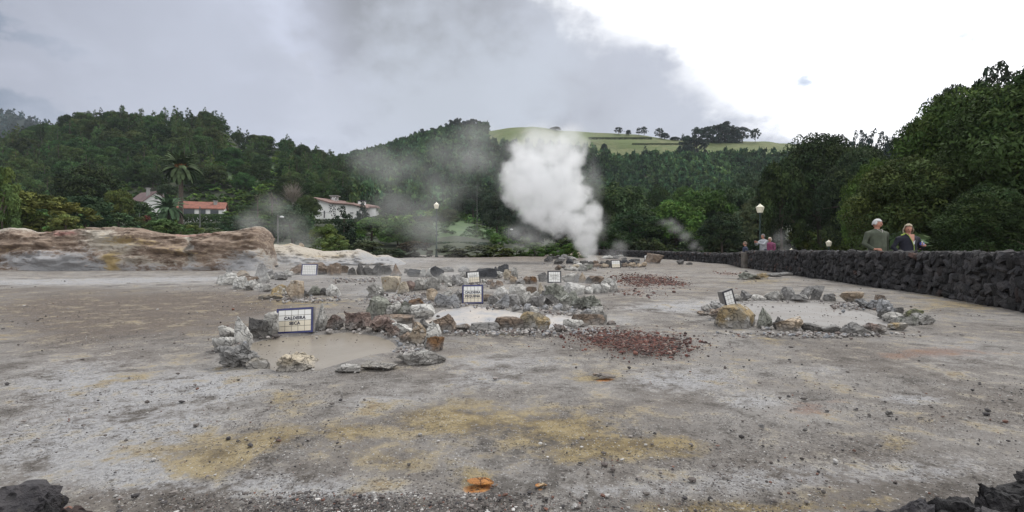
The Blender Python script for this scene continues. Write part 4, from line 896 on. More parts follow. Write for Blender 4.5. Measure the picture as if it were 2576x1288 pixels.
for i in range(60):
    x = rt.uniform(1060, 1290); d = rt.uniform(62, 108); und.append(((x - CX) / F * d, d, Hz(x, d) - .25, rt.uniform(1, 2.6), rt.uniform(.5, 1.3)))
wood('undergrowth', und, lb, (.05, .09, .028), 'scattered low shrubs on the grass slope behind the lamp', .4)
# far hill wood
fh = []
for i in range(700):
    X = rt.uniform(-900, -450); z_ = 0; d = rt.uniform(560, 622); pr = np.interp(CX + F * X / 620, [-1500, -200, 0, 60, 100, 300, 900, 4000], [200, 235, 275, 288, 300, 400, 480, 500]); ri = EYE + (HY - pr) / F * 620
    fh.append((X, d, ri * (1 - abs(d - 620) / 200) - 6, 9, 13))
wood('woodland', fh, lc2, (.02, .035, .03), 'dark wood on the distant hill at the left edge')
# ================================================================ walls, signs, lamps, houses
def lava_mat(name, c1, c2, lich, ls, sc_=1.0):
    m, N, b = new_mat(name); co = N.n('ShaderNodeTexCoord').outputs['Object']
    at = N.n('ShaderNodeAttribute', attribute_name='col').outputs['Color']
    a = N.noise(co, 6 * sc_, 5, .65); q = N.noise(co, 40 * sc_, 4, .7)
    col = N.mix(N.sm(a, .4, .6), c1, c2); col = N.mix(1.0, col, at, 'MULTIPLY')
    col = N.mix(N.math('MULTIPLY', N.sm(N.noise(co, 3.1 * sc_, 6, .75), ls, ls + .07), .75), col, lich)
    vo = N.n('ShaderNodeTexVoronoi'); vo.inputs['Scale'].default_value = 34 * sc_; N.t.links.new(co, vo.inputs['Vector'])
    pit = N.sm(vo.outputs['Distance'], .1, .38); setin(N, b, 'Base Color', N.mix(N.math('MULTIPLY', N.math('SUBTRACT', 1, pit), .6), col, (.012, .011, .012)))
    setin(N, b, 'Roughness', .85); bump(N, b, N.math('ADD', pit, q), .012, 1); return m
M_lava = lava_mat('wall_lava', (.013, .013, .015), (.030, .028, .029), (.07, .07, .064), .63)
M_lava2 = lava_mat('near_lava', (.018, .017, .020), (.036, .033, .036), (.09, .085, .045), .62, 1.6)
M_core = simple('wall_joint', (.016, .015, .016), .95, .3, 10)
def wall(name, pts, hts, thick, stone, label, mat, fine=2, parts=None):
    r = np.random.RandomState(int(len(pts) * 7 + stone * 1000)); V0, F0 = ICO[fine]; Vs = []; Fs = []; Cs = []; base = 0
    P2 = [np.array(p[:2], float) for p in pts]; seg = [np.linalg.norm(P2[i + 1] - P2[i]) for i in range(len(P2) - 1)]; cum = np.concatenate([[0], np.cumsum(seg)]); Lt = cum[-1]
    def at(s):
        i = min(np.searchsorted(cum, s, side='right') - 1, len(seg) - 1); t = (s - cum[i]) / seg[i]; p = P2[i] + (P2[i + 1] - P2[i]) * t; dv = (P2[i + 1] - P2[i]) / seg[i]
        return p, dv, hts[i] + (hts[i + 1] - hts[i]) * t, pts[i][2] + (pts[i + 1][2] - pts[i][2]) * t
    def put(p, z, dv, sx, sy, sz):
        nonlocal base
        nv = np.array([-dv[1], dv[0]]); q = V0.copy(); q = q * (.55 + .45 / np.abs(q).max(1)[:, None])
        for k in range(8):
            n = r.normal(size=3); n /= np.linalg.norm(n); o = r.uniform(.5, .9); q = q - np.maximum(q @ n - o, 0)[:, None] * n
        off = r.uniform(0, 99, 3); q = q * (1 + .30 * fbm(V0 * 2.4 + off, 3)[:, None])
        if fine >= 4: q = q * (1 + .20 * fbm(V0 * 6 + off, 4) + .10 * np.minimum(fbm(V0 * 15 + off, 2), 0))[:, None]
        a = r.uniform(-.3, .3); x = q[:, 0] * math.cos(a) - q[:, 2] * math.sin(a); zz = q[:, 0] * math.sin(a) + q[:, 2] * math.cos(a)
        W = np.stack([p[0] + dv[0] * x * sx + nv[0] * q[:, 1] * sy, p[1] + dv[1] * x * sx + nv[1] * q[:, 1] * sy, z + zz * sz], 1)
        Vs.append(W); Fs.append(F0 + base); base += len(V0); Cs.append(np.tile(np.array([1, 1, 1]) * (.4 + 1.9 * r.rand() ** 1.6) * (np.array([1.6, 1.0, .8]) if r.rand() < .05 else 1), (len(V0), 1)))
    for side in (-1, 1):
        s = 0
        while s < Lt:
            p, dv, h, z0 = at(min(s, Lt - 1e-4)); nv = np.array([-dv[1], dv[0]]); z = 0
            step = stone * r.uniform(.75, 1.25)
            while z < h - stone * .15:
                sz = stone * r.uniform(.35, .62); sx = stone * r.uniform(.45, .75)
                top = z + sz * 1.5 > h
                put(p + nv * side * (thick / 2 - stone * .22) + dv * r.uniform(-.35, .35) * stone, z0 + min(z + sz * .75, h - sz * (.75 if top else .5)), dv, sx, stone * r.uniform(.28, .42), sz)
                z += sz * 1.45
            s += step * .92
    s = 0; nj = max(2, int(thick / stone * .95))
    while s < Lt:
        p, dv, h, z0 = at(min(s, Lt - 1e-4))
        for j in range(nj):
            q_ = r.uniform(.42, .78); put(p + np.array([-dv[1], dv[0]]) * ((j + .5) / nj - .5 + r.uniform(-.08, .08)) * thick + dv * r.uniform(-.4, .4) * stone, z0 + h - stone * (.25 + .35 * r.rand()), dv, stone * q_, stone * q_ * r.uniform(.7, 1.1), stone * q_ * .75)
        s += stone * .85
    o = link(name, mesh_np('stones', np.concatenate(Vs), np.concatenate(Fs), (mat,), cols=np.concatenate(Cs)))
    tag(o, label, 'wall')
    mb = MB(); n = 40
    for k in range(n):
        p, dv, h, z0 = at(Lt * k / n); p1, dv1, h1, z1 = at(Lt * (k + 1) / n - 1e-4); nv = np.array([-dv[1], dv[0]]); nv1 = np.array([-dv1[1], dv1[0]]); t = thick * .5 - stone * .3
        a = [(*(p + nv * t), z0 - .1), (*(p - nv * t), z0 - .1), (*(p - nv * t), z0 + h * .93), (*(p + nv * t), z0 + h * .93)]; c = [(*(p1 + nv1 * t), z1 - .1), (*(p1 - nv1 * t), z1 - .1), (*(p1 - nv1 * t), z1 + h1 * .93), (*(p1 + nv1 * t), z1 + h1 * .93)]
        for i, j in ((0, 1), (1, 2), (2, 3), (3, 0)): mb.quad([a[i], a[j], c[j], c[i]])
    mb.build('mortar_core', M_core, o)
    return o
def offs(p, z=0): return (p[0], p[1], z)
wr = [(4.4, 1.2, -.05), (5.6, 3.6, -.05), (6.98, 6.85, -.03), (7.65, 9.0, -.02), (8.15, 11.3, -.02), (9.1, 16.0, 0), (10.75, 23.2, 0)]
wall('stone_wall', wr, [.80, .80, .785, .785, .785, .78, .76], .34, .19, 'long black lava stone wall running back on the right', M_lava, 3)
dL = [gd(y) for y in (665, 660, 655, 651)]
wl = [(10.7, 23.6, 0), ((1842 - CX) / F * 28, 28, .02), ((1700 - CX) / F * 36, 36, .1), ((1557 - CX) / F * 45, 45, .2), ((1440 - CX) / F * 52, 52, .3)]
wall('stone_wall', wl, [.70, .60, .60, .62, .6], .3, .26, 'lower dark stone wall across the far side of the field', M_lava, 2)
mb = MB(); mb.box(10.32, 10.62, 22.75, 23.1, -.05, .70); o = mb.build('wall_pier', simple('pier_stone', (.13, .115, .10), .9, .5, 5, bmp=.02), None)
bv = o.modifiers.new('b', 'BEVEL'); bv.width = .02; tag(o, 'greyish stone pier at the corner of the two walls', 'pier')
nw = [(-3.4, .62, -.05), (-1.6, .66, -.05), (-1.0, .66, -.05), (-.58, .60, -.05), (0, .50, -.05), (.35, .60, -.05), (.62, .66, -.05), (.84, .72, -.05), (1.15, .80, -.05), (3.2, 1.0, -.05)]
wall('parapet', nw, [.565, .50, .475, .45, .38, .415, .42, .425, .475, .53], .36, .085, 'rough black lava parapet right in front of the viewer', M_lava2, 4)
# --- tile signs
M_tile = simple('glazed_tile', (.72, .72, .70), .3, .04, 3); M_tile2 = simple('cream_tile', (.68, .62, .50), .3, .06, 3); M_navy = simple('navy_tile', (.02, .025, .13), .3, .3, 9); M_dk = simple('sign_edge', (.035, .035, .045), .7, .3, 9)
M_grout = simple('grout', (.22, .2, .17), .9); M_conc = simple('sign_concrete', (.20, .19, .18), .9, .3, 12, bmp=.005); M_ink = simple('sign_ink', (.05, .05, .07), .5); M_ink2 = simple('faded_ink', (.33, .32, .30), .6)
def sign(x, yb, w, h, text, label, yaw=0, roll=0, lean=12, nx=5, ny=4, navy=True, ink=None, d=None, bt=.05, cream=True):
    d = d or gd(yb); k = d / F; W = w * k; H = h * k
    o = empty('tile_sign', ((x - CX) / F * d, d, float(gz(d)) - .004)); o.rotation_euler = (R(-lean), R(roll), R(yaw)); tag(o, label, 'sign')
    s = H / .24; fb = .017 * s; t = bt * s
    mb = MB(); mb.box(-W / 2 - .006 * s, W / 2 + .006 * s, .004 * s, t, 0, H + .004 * s); mb.build('backing_block', M_conc if navy else M_dk, o)
    mb = MB(); y0, y1 = -.006 * s, .0035 * s
    mb.box(-W / 2, W / 2, y0, y1, 0, fb); mb.box(-W / 2, W / 2, y0, y1, H - fb, H); mb.box(-W / 2, -W / 2 + fb, y0, y1, fb, H - fb); mb.box(W / 2 - fb, W / 2, y0, y1, fb, H - fb)
    mb.build('border', M_navy if navy else M_dk, o)
    mb = MB(); mb.box(-W / 2 + fb, W / 2 - fb, -.001 * s, .0035 * s, fb, H - fb); mb.build('grout', M_grout, o)
    mb = MB(); mc = MB(); iw = (W - 2 * fb) / nx; ih = (H - 2 * fb) / ny; g = .0022 * s
    for i in range(nx):
        for j in range(ny):
            (mc if (cream and j < ny / 2) else mb).box(-W / 2 + fb + i * iw + g, -W / 2 + fb + (i + 1) * iw - g, -.003 * s, -.0011 * s, fb + j * ih + g, fb + (j + 1) * ih - g)
    mb.build('tiles', M_tile, o)
    if cream: mc.build('cream_tiles', M_tile2, o)
    for i, tx in enumerate(text):
        cu = bpy.data.curves.new('lettering', 'FONT'); cu.body = tx; cu.align_x = 'CENTER'; cu.align_y = 'CENTER'; cu.size = H * (.165 if ink is None else .14); cu.extrude = .0008; cu.offset = .0020 * s; cu.space_character = 1.12
        cu.materials.append(ink or M_ink)
        if not tx: continue
        q0 = bpy.data.objects.new('tmp', cu); COL.objects.link(q0); bpy.context.view_layer.update(); tm = bpy.data.meshes.new_from_object(q0.evaluated_get(bpy.context.evaluated_depsgraph_get())); bpy.data.objects.remove(q0)
        q = link('lettering', tm, o, (0, -.0042 * s, H * (.60 - i * .21))); q.rotation_euler = (R(90), 0, 0)
    return o
sign(741, 837, 90, 63, ['CALDEIRA', 'SECA'], 'largest blue-bordered tile sign reading CALDEIRA SECA on the mud pool rim', 3, -3)
sign(1189, 763, 52, 47, ['CALDEIRA', 'PEQUENA'], 'blue-bordered tile sign reading CALDEIRA PEQUENA behind the milky pool', 0, -1)
sign(1395, 711, 33, 30, ['CALDEIRA', 'NOVA'], 'white tile sign with faded lettering beside the small middle basin', 0, 0, navy=False, ink=M_ink2, cream=False)
sign(1192.5, 712, 33, 30, ['CALDEIRA', ''], 'cream tile sign tilted slightly before the black trough-like rock', 12, -4, navy=False, ink=M_ink2)
sign(777, 692.5, 39, 29, ['', ''], 'white blank-looking tile sign standing on the grey basin rim', 0, 0, nx=8, ny=6, cream=False)
sign(1550, 674, 23, 20, ['', ''], 'small cream tile sign among the rocks of the steam vent', 0, -2, nx=4, ny=4, navy=False)
sign(1629, 659, 20, 20, ['', ''], 'small white sign seen nearly edge-on beside the brown boulder', -55, -14, nx=3, ny=3, navy=False, cream=False)
o = sign(1841, 774, 32, 46, ['', ''], 'white tile sign leaning and turned aside on the right-hand pool rim', 20, -14, lean=5, nx=3, ny=4, navy=False, bt=.085, cream=False)
for c_ in o.children:
    if c_.name.startswith('backing'): c_.data.materials[0] = M_conc
# --- lamps
M_pole = simple('lamp_green', (.03, .055, .05), .5, .2, 3); M_glass = simple('lamp_opal', (.78, .74, .6), .35, .03, 3)
def lamp(x, ytop, d, zb, label, s=1.0):
    k = d / F; zt = EYE - (ytop - HY) * k; o = empty('street_lamp', ((x - CX) * k, d, zb)); H = zt - zb; tag(o, label, 'street lamp', 'lantern street lamps')
    L = .56 * s; mb = MB(); mb.lathe([(.13, 0), (.13, .12), (.085, .2), (.07, .9), (.055, 1.0), (.05, H - L - .12), (.085, H - L - .08), (.06, H - L - .03), (.13 * s, H - L)], 12); mb.build('pole', M_pole, o, True)
    mb = MB(); mb.lathe([(.135 * s, H - L), (.225 * s, H - L * .42), (.235 * s, H - L * .38), (.03, H - .04), (.02, H)], 6, rot=.5); mb.build('lantern', M_glass, o)
    mb = MB(); 
    for kk in range(6):
        a = 2 * math.pi * (kk + .5) / 6; mb.tube([(.14 * s * math.cos(a), .14 * s * math.sin(a), H - L), (.236 * s * math.cos(a), .236 * s * math.sin(a), H - L * .4)], .008, 4)
    mb.build('lantern_ribs', M_glass, o)
lamp(1098, 508, 42, .2, 'cream lantern on a green pole in front of the grass slope'); lamp(1912, 512, 31, -.1, 'cream lantern on a tall pole behind the wall above the photographer')
lamp(2085, 603, 40, -2.7, 'small cream lantern just above the wall top left of the couple', .92); lamp(1991, 624, 47, -2.8, 'tip of a lantern barely showing over the wall right of the photographer', .85)
def pole(x, ytop, yb, d, rad, label, arm=0, c=(.2, .2, .19)):
    k = d / F; o = empty('utility_pole', P(x, yb, d)); tag(o, label, 'pole'); H = (yb - ytop) * k
    mb = MB(); mb.tube([(0, 0, -.5), (0, 0, H)], [rad, rad * .7], 8); mb.build('pole', M_poleg, o)
    if arm:
        mb = MB(); mb.tube([(0, 0, H * .93), (arm * k * .6, 0, H * .97), (arm * k, 0, H * .95)], .03, 6); mb.build('arm', M_poleg, o)
        mb = MB(); mb.lathe([(.05, .08), (.17, .03), (.2, -.05), (.1, -.1)], 10, (arm * k, 0, H * .94)); mb.build('lamp_head', simple('lamp_white', (.6, .62, .62), .4), o)
M_poleg = simple('pole_grey', (.11, .115, .11), .8)
pole(1200, 465, 590, 74, .05, 'tall thin grey pole left of the steam plume'); pole(1279, 574, 622, 62, .05, 'thin pole with a small white lamp left of the steam foot', 8)
pole(699, 540, 628, 46, .07, 'grey street lamp pole with short arm in the steam at left', 10); pole(503, 520, 580, 66, .09, 'short wooden pole in front of the red-roofed house'); pole(351, 535, 590, 66, .05, 'thin pale pole near the red shrub')
# --- houses
M_wh = simple('white_wall', (.68, .68, .67), .8, .08, .6); M_roofr = simple('red_tiles', (.25, .095, .065), .8, .35, 2.0, bmp=.03); M_roofb = simple('brown_tiles', (.20, .125, .108), .8, .3, 2.0, bmp=.03); M_roofp = simple('dull_tiles', (.14, .09, .09), .85, .3, 2.0, bmp=.03)
M_win = simple('window_glass', (.02, .03, .035), .12); M_chim = simple('chimney_plaster', (.3, .29, .28), .85); M_frame = simple('window_frame', (.55, .55, .54), .6)
m, N, b = new_mat('patterned_stone'); co = N.n('ShaderNodeTexCoord').outputs['Object']
vo = N.n('ShaderNodeTexVoronoi', feature='DISTANCE_TO_EDGE'); vo.inputs['Scale'].default_value = 2.6; N.t.links.new(co, vo.inputs['Vector']); setin(N, b, 'Base Color', N.mix(N.sm(vo.outputs['Distance'], .1, .16), (.66, .66, .65), (.025, .025, .03))); M_pat = m
def window(o, x0, x1, z0, z1, y=-.02, M=None):
    mb = MB(); t = .09
    for a in ((x0 - t, x1 + t, z1, z1 + t), (x0 - t, x1 + t, z0 - t, z0), (x0 - t, x0, z0, z1), (x1, x1 + t, z0, z1)): mb.box(a[0], a[1], y - .05, y, a[2], a[3], M)
    f = mb.build('window', M_frame, o); mb = MB(); mb.box(x0, x1, y - .02, y + .01, z0, z1, M); mb.build('pane', M_win, f)
def gable_house(x, yb, d, L, D, hw, hr, yaw, roof, label, wins=(), gwin=None, chims=(), porch=False):
    o = empty('house', P(x, yb, d), R(yaw)); tag(o, label, 'house')
    mb = MB(); x0, x1, y0, y1 = -L / 2, L / 2, 0, D; z = -2
    mb.quad([(x0, y0, z), (x1, y0, z), (x1, y0, hw), (x0, y0, hw)]); mb.quad([(x1, y1, z), (x0, y1, z), (x0, y1, hw), (x1, y1, hw)])
    for xx in (x0, x1): mb.quad([(xx, y0, z), (xx, y1, z), (xx, y1, hw), (xx, D / 2, hr), (xx, y0, hw)])
    mb.build('wall', M_wh, o); ov = .35; mb = MB(); sl = (hr - hw) / (D / 2)
    for s in (0, 1):
        ye = -ov if s == 0 else D + ov; ze = hw - ov * sl
        a = [(x0 - ov, ye, ze + .03), (x1 + ov, ye, ze + .03), (x1 + ov, D / 2, hr + .03), (x0 - ov, D / 2, hr + .03)]; b_ = [(p[0], p[1], p[2] + .16) for p in a]
        mb.quad(a); mb.quad(b_)
        for i in range(4): mb.quad([a[i], a[(i + 1) % 4], b_[(i + 1) % 4], b_[i]])
    rf = mb.build('roof', roof, o)
    for cx, cy, cw, zt in chims:
        mb = MB(); mb.box(cx - cw / 2, cx + cw / 2, cy - cw / 2, cy + cw / 2, hw - .5, zt); mb.box(cx - cw / 2 - .08, cx + cw / 2 + .08, cy - cw / 2 - .08, cy + cw / 2 + .08, zt + .002, zt + .15); mb.build('chimney', M_chim, rf)
    for a in wins: window(o, *a)
    if gwin:
        Mx = Matrix.Translation((x1, 0, 0)) @ Matrix.Rotation(R(90), 4, 'Z'); window(o, *gwin, M=Mx)
    return o
gable_house(507, 543, 100, 7.6, 4.2, 1.5, 2.75, 22, M_roofr, 'small white house with a long red tiled roof right of the palm', [(-3.0, -1.2, .2, 1.3), (-.4, .7, .3, 1.3), (1.5, 2.9, .3, 1.2)], (1.6, 2.6, .1, .8), [(2.2, 1.3, .6, 3.0)])
gable_house(343, 528, 104, 6.0, 4.6, 1.7, 3.7, -30, M_roofp, 'white gabled house with dull roof and two chimneys, half hidden by trees', [(-2, -1, .5, 1.2)], (2.0, 2.5, 2.2, 2.8), [(2.1, 1.2, .5, 4.3), (2.4, 4.1, .45, 3.6)])
mb = MB(); mb.box(-3, 3, 0, 3, 0, 1.9); o = mb.build('garden_shed', M_wh, None, loc=P(418, 552, 96)); o.scale = (.35, .5, .9); tag(o, 'low white garden wall glimpsed through the shorter palm', 'wall')
# modern house: faceted front under one long broken roof
d0 = 108; k0 = d0 / F; o = empty('house', P(860, 545, d0)); tag(o, 'modern white house with a long sloping brown roof and patterned stone', 'house')
def HX(x): return (x - 860) * k0
def HZ(y): return (545 - y) * k0
fr = [(797, 501, 0), (838, 514, -1.2), (882, 515, 1.0), (912, 524, 1.6)]
mb = MB()
for (xa, ya, da), (xb, yb_, db) in zip(fr[:-1], fr[1:]): mb.quad([(HX(xa), da, -2), (HX(xb), db, -2), (HX(xb), db, HZ(yb_)), (HX(xa), da, HZ(ya))])
xa, ya, da = fr[0]; mb.quad([(HX(xa), 8, -2), (HX(xa), da, -2), (HX(xa), da, HZ(ya)), (HX(xa), 8, HZ(500))])
xa, ya, da = fr[-1]; mb.quad([(HX(xa), da, -2), (HX(xa), 8, -2), (HX(xa), 8, HZ(516)), (HX(xa), da, HZ(ya))]); mb.quad([(HX(912), 8, -2), (HX(797), 8, -2), (HX(797), 8, HZ(500)), (HX(912), 8, HZ(516))])
mb.box(HX(912) + .01, HX(932), 4, 8, -2, HZ(519)); mb.box(HX(790), HX(797) - .01, 1.5, 5, -2, HZ(513)); mb.build('wall', M_wh, o)
mb = MB(); top = [(787, 496, -.8), (838, 511, -2.0), (884, 512, .3), (916, 521, 1.0)]; bk = [(791, 495, 8), (850, 500, 8.5), (895, 506, 9), (926, 512, 9)]
for i in range(3):
    a = [(HX(top[i][0]), top[i][2], HZ(top[i][1])), (HX(top[i + 1][0]), top[i + 1][2], HZ(top[i + 1][1])), (HX(bk[i + 1][0]), bk[i + 1][2], HZ(bk[i + 1][1]) + .2), (HX(bk[i][0]), bk[i][2], HZ(bk[i][1]) + .2)]
    b_ = [(p[0], p[1], p[2] - .22) for p in a]; mb.quad(a); mb.quad(b_[::-1])
    for j in range(4): mb.quad([b_[j], b_[(j + 1) % 4], a[(j + 1) % 4], a[j]])
rf = mb.build('roof', M_roofb, o); mb = MB(); mb.box(HX(908), HX(936), 3.6, 8.6, HZ(519) + .02, HZ(515)); mb.build('roof', M_roofb, o)
mb = MB(); mb.box(HX(819), HX(834), 3, 4.4, HZ(504), HZ(491)); c = mb.build('chimney', M_pat, rf); mb = MB(); mb.box(HX(816), HX(838), 2.7, 4.7, HZ(490), HZ(488)); mb.build('chimney_cap', M_chim, c)
mb = MB(); mb.box(HX(886), HX(903), 4, 5.2, HZ(512), HZ(502)); c = mb.build('chimney', M_wh, rf); mb = MB(); mb.box(HX(884), HX(905), 3.8, 5.4, HZ(500.8), HZ(499)); mb.build('chimney_cap', M_dk, c)
mb = MB(); mb.quad([(HX(832), -1.13, 0), (HX(838), -1.3, 0), (HX(838), -1.3, HZ(516)), (HX(832), -1.13, HZ(514))]); mb.quad([(HX(838) + .005, -1.3, 0), (HX(848), -.78, 0), (HX(848), -.78, HZ(516)), (HX(838) + .005, -1.3, HZ(516))]); mb.build('stone_panel', M_pat, o)
window(o, HX(893), HX(898), HZ(540), HZ(530), 1.15); window(o, HX(876), HX(886), HZ(536), HZ(534), .8)
o = empty('terrace_wall', P(808, 548, 104)); tag(o, 'low white terrace wall with a thin railing left of the modern house', 'wall'); k = 104 / F
mb = MB(); mb.box(-22 * k, 24 * k, 0, .25, -1, 10 * k); mb.build('wall', M_wh, o); mb = MB(); mb.tube([(-22 * k, .1, 14 * k), (24 * k, .1, 14 * k)], .025, 4)
for i in range(8): mb.tube([((-22 + i * 6.5) * k, .1, 10 * k), ((-22 + i * 6.5) * k, .1, 14 * k)], .02, 4)
mb.build('railing', M_dk, o); mb = MB(); mb.box(7 * k, 9 * k, -.15, .1, 0, 18 * k); mb.build('post', M_dk, o)
# ================================================================ people
def capsule(p0, p1, r0, r1, n=14):
    p0 = np.array(p0, float); p1 = np.array(p1, float); ax = p1 - p0; L = np.linalg.norm(ax) + 1e-9; ax /= L
    u = np.cross(ax, (.3, .9, .21)); u /= np.linalg.norm(u); w = np.cross(ax, u); V = []; rings = []
    for a in np.linspace(-90, 0, 5)[1:]: rings.append((p0 + ax * r0 * math.sin(R(a)), r0 * math.cos(R(a))))
    for t in (.33, .66): rings.append((p0 + ax * L * t, r0 + (r1 - r0) * t))
    for a in np.linspace(0, 90, 5)[:-1]: rings.append((p1 + ax * r1 * math.sin(R(a)), r1 * math.cos(R(a))))
    for c, r_ in rings:
        for k in range(n): V.append(c + r_ * (math.cos(6.2832 * k / n) * u + math.sin(6.2832 * k / n) * w))
    Fc = [(i * n + k, i * n + (k + 1) % n, (i + 1) * n + (k + 1) % n, (i + 1) * n + k) for i in range(len(rings) - 1) for k in range(n)]
    b0 = len(V); V += [p0 - ax * r0, p1 + ax * r1]
    for k in range(n): Fc += [(b0, (k + 1) % n, k), (b0 + 1, (len(rings) - 1) * n + k, (len(rings) - 1) * n + (k + 1) % n)]
    return np.array(V), Fc
def skin_np(verts, edges, radii, root=0, sub=2):
    V = []; Fc = []
    for i, j in edges:
        v, f = capsule(verts[i], verts[j], radii[i], radii[j]); b = len(V); V += list(v); Fc += [tuple(b + k for k in q) for q in f]
    return np.array(V), Fc
def remesh(name, VF, vox, mat, parent, its=3):
    V = []; Fc = []
    for v, f in VF: b = len(V); V += [tuple(x) for x in v]; Fc += [tuple(b + i for i in q) for q in f]
    me = bpy.data.meshes.new(name); me.from_pydata(V, [], Fc); o = bpy.data.objects.new('tmp', me); COL.objects.link(o)
    m = o.modifiers.new('r', 'REMESH'); m.mode = 'VOXEL'; m.voxel_size = vox; m.use_smooth_shade = True; s = o.modifiers.new('c', 'SMOOTH'); s.iterations = its; s.factor = .5
    dg = bpy.context.evaluated_depsgraph_get(); dg.update(); me2 = bpy.data.meshes.new_from_object(o.evaluated_get(dg)); bpy.data.objects.remove(o)
    me2.materials.clear(); me2.materials.append(mat); me2.name = name
    me2.polygons.foreach_set('use_smooth', np.full(len(me2.polygons), True)); return link(name, me2, parent)
def chain(pts, rad, sub=2): return skin_np(pts, [(i, i + 1) for i in range(len(pts) - 1)], rad, 0, sub)
def cloth(name, c, var=.25, sc_=9): return simple(name, c, .9, var, sc_, bmp=.004)
M_skin = simple('skin', (.42, .20, .14), .55, .12, 12)
M_eye = simple('eye_dark', (.03, .02, .02), .3); M_lip = simple('lip', (.30, .09, .08), .5)
def head_verts(c, yaw, pitch=0, s=1.0):
    V, Fc = ICO[4]; p = V.copy() * (.076, .096, .118)
    # front is -Y; jaw, brow, nose, chin, cheeks
    f = -V[:, 1]; z = V[:, 2]; x = V[:, 0]
    p[:, 0] *= 1 - .28 * sstep(-.1, -1, z); p[:, 1] += .012 * sstep(.2, -.9, z) * (f > 0)
    p[:, 1] -= .024 * np.exp(-(x / .16) ** 2 - ((z + .12) / .2) ** 2) * (f > 0)            # nose
    p[:, 1] -= .010 * np.exp(-(x / .5) ** 2 - ((z - .2) / .1) ** 2) * (f > 0)              # brow
    p[:, 1] += .011 * np.exp(-((np.abs(x) - .38) / .17) ** 2 - ((z - .05) / .11) ** 2) * (f > 0)  # eye sockets
    p[:, 1] -= .012 * np.exp(-(x / .3) ** 2 - ((z + .82) / .16) ** 2) * (f > 0)            # chin
    p[:, 1] += .005 * np.exp(-(x / .3) ** 2 - ((z + .62) / .06) ** 2) * (f > 0)
    p[:, 1] -= .006 * np.exp(-(x / .26) ** 2 - ((z + .47) / .06) ** 2) * (f > 0)           # lips
    Mx = Matrix.Translation(c) @ Matrix.Rotation(yaw, 4, 'Z') @ Matrix.Rotation(pitch, 4, 'X') @ Matrix.Scale(s, 4)
    A = np.array(Mx); 
    def tf(q): return np.asarray(q) @ A[:3, :3].T + A[:3, 3]
    ears = []
    for sx in (-1, 1):
        e = ICO[2][0] * (.012, .02, .033) + (sx * .077, .008, -.005); ears.append((tf(e), ICO[2][1]))
    return (tf(p), Fc), ears, tf
def hand(wr, dirv, palm_n, curl, thumb_side, s=1.0, hs=1.0):
    """palm + four fingers + thumb; dirv points along the hand, palm_n out of the palm."""
    d = Vector(dirv).normalized(); n = Vector(palm_n); n = (n - n.dot(d) * d).normalized(); sd = d.cross(n) * thumb_side; w = Vector(wr); out = []
    out.append(chain([w - d * .02, w + d * .035 * s, w + d * .08 * s], [.024 * s, .030 * s, .032 * s]))
    for i, (off, L) in enumerate(((.027, .072), (.009, .08), (-.009, .075), (-.026, .058))):
        b0 = w + d * .078 * s + sd * off * s; pts = [b0 - d * .03 * s]; dd = d.copy(); p = b0; pts.append(p)
        for k in range(3):
            a = curl * (.5 + .35 * k) * (1 + .12 * i); dd = (dd * math.cos(a) + n * math.sin(a)); n2 = (n * math.cos(a) - d * math.sin(a)); p = p + dd * L * s * (.42, .32, .26)[k]; pts.append(p)
            dd = dd.normalized()
        out.append(chain(pts, [.0095 * s, .0095 * s, .009 * s, .008 * s, .0065 * s]))
    t0 = w + d * .03 * s + sd * .022 * s; td = (sd * .75 + d * .6 + n * .35).normalized()
    out.append(chain([t0, t0 + td * .03 * s, t0 + (td + d * .4).normalized() * .058 * s, t0 + (td + d * .9).normalized() * .075 * s], [.013 * s, .011 * s, .0095 * s, .008 * s]))
    return out
def torso_w(V, k, z0=.88, z1=1.5, amt=.28, belly=0.0):
    V = V.copy(); t = sstep(z0 - .08, z0 + .04, V[:, 2]) * sstep(z1, z1 - .1, V[:, 2]) * sstep(.34, .2, np.abs(V[:, 0])) * k
    V[:, 0] *= 1 + amt * t
    if belly: V[:, 1] -= belly * np.exp(-((V[:, 2] - 1.08) / .14) ** 2) * (V[:, 1] < 0) * sstep(.2, .05, np.abs(V[:, 0]))
    return V
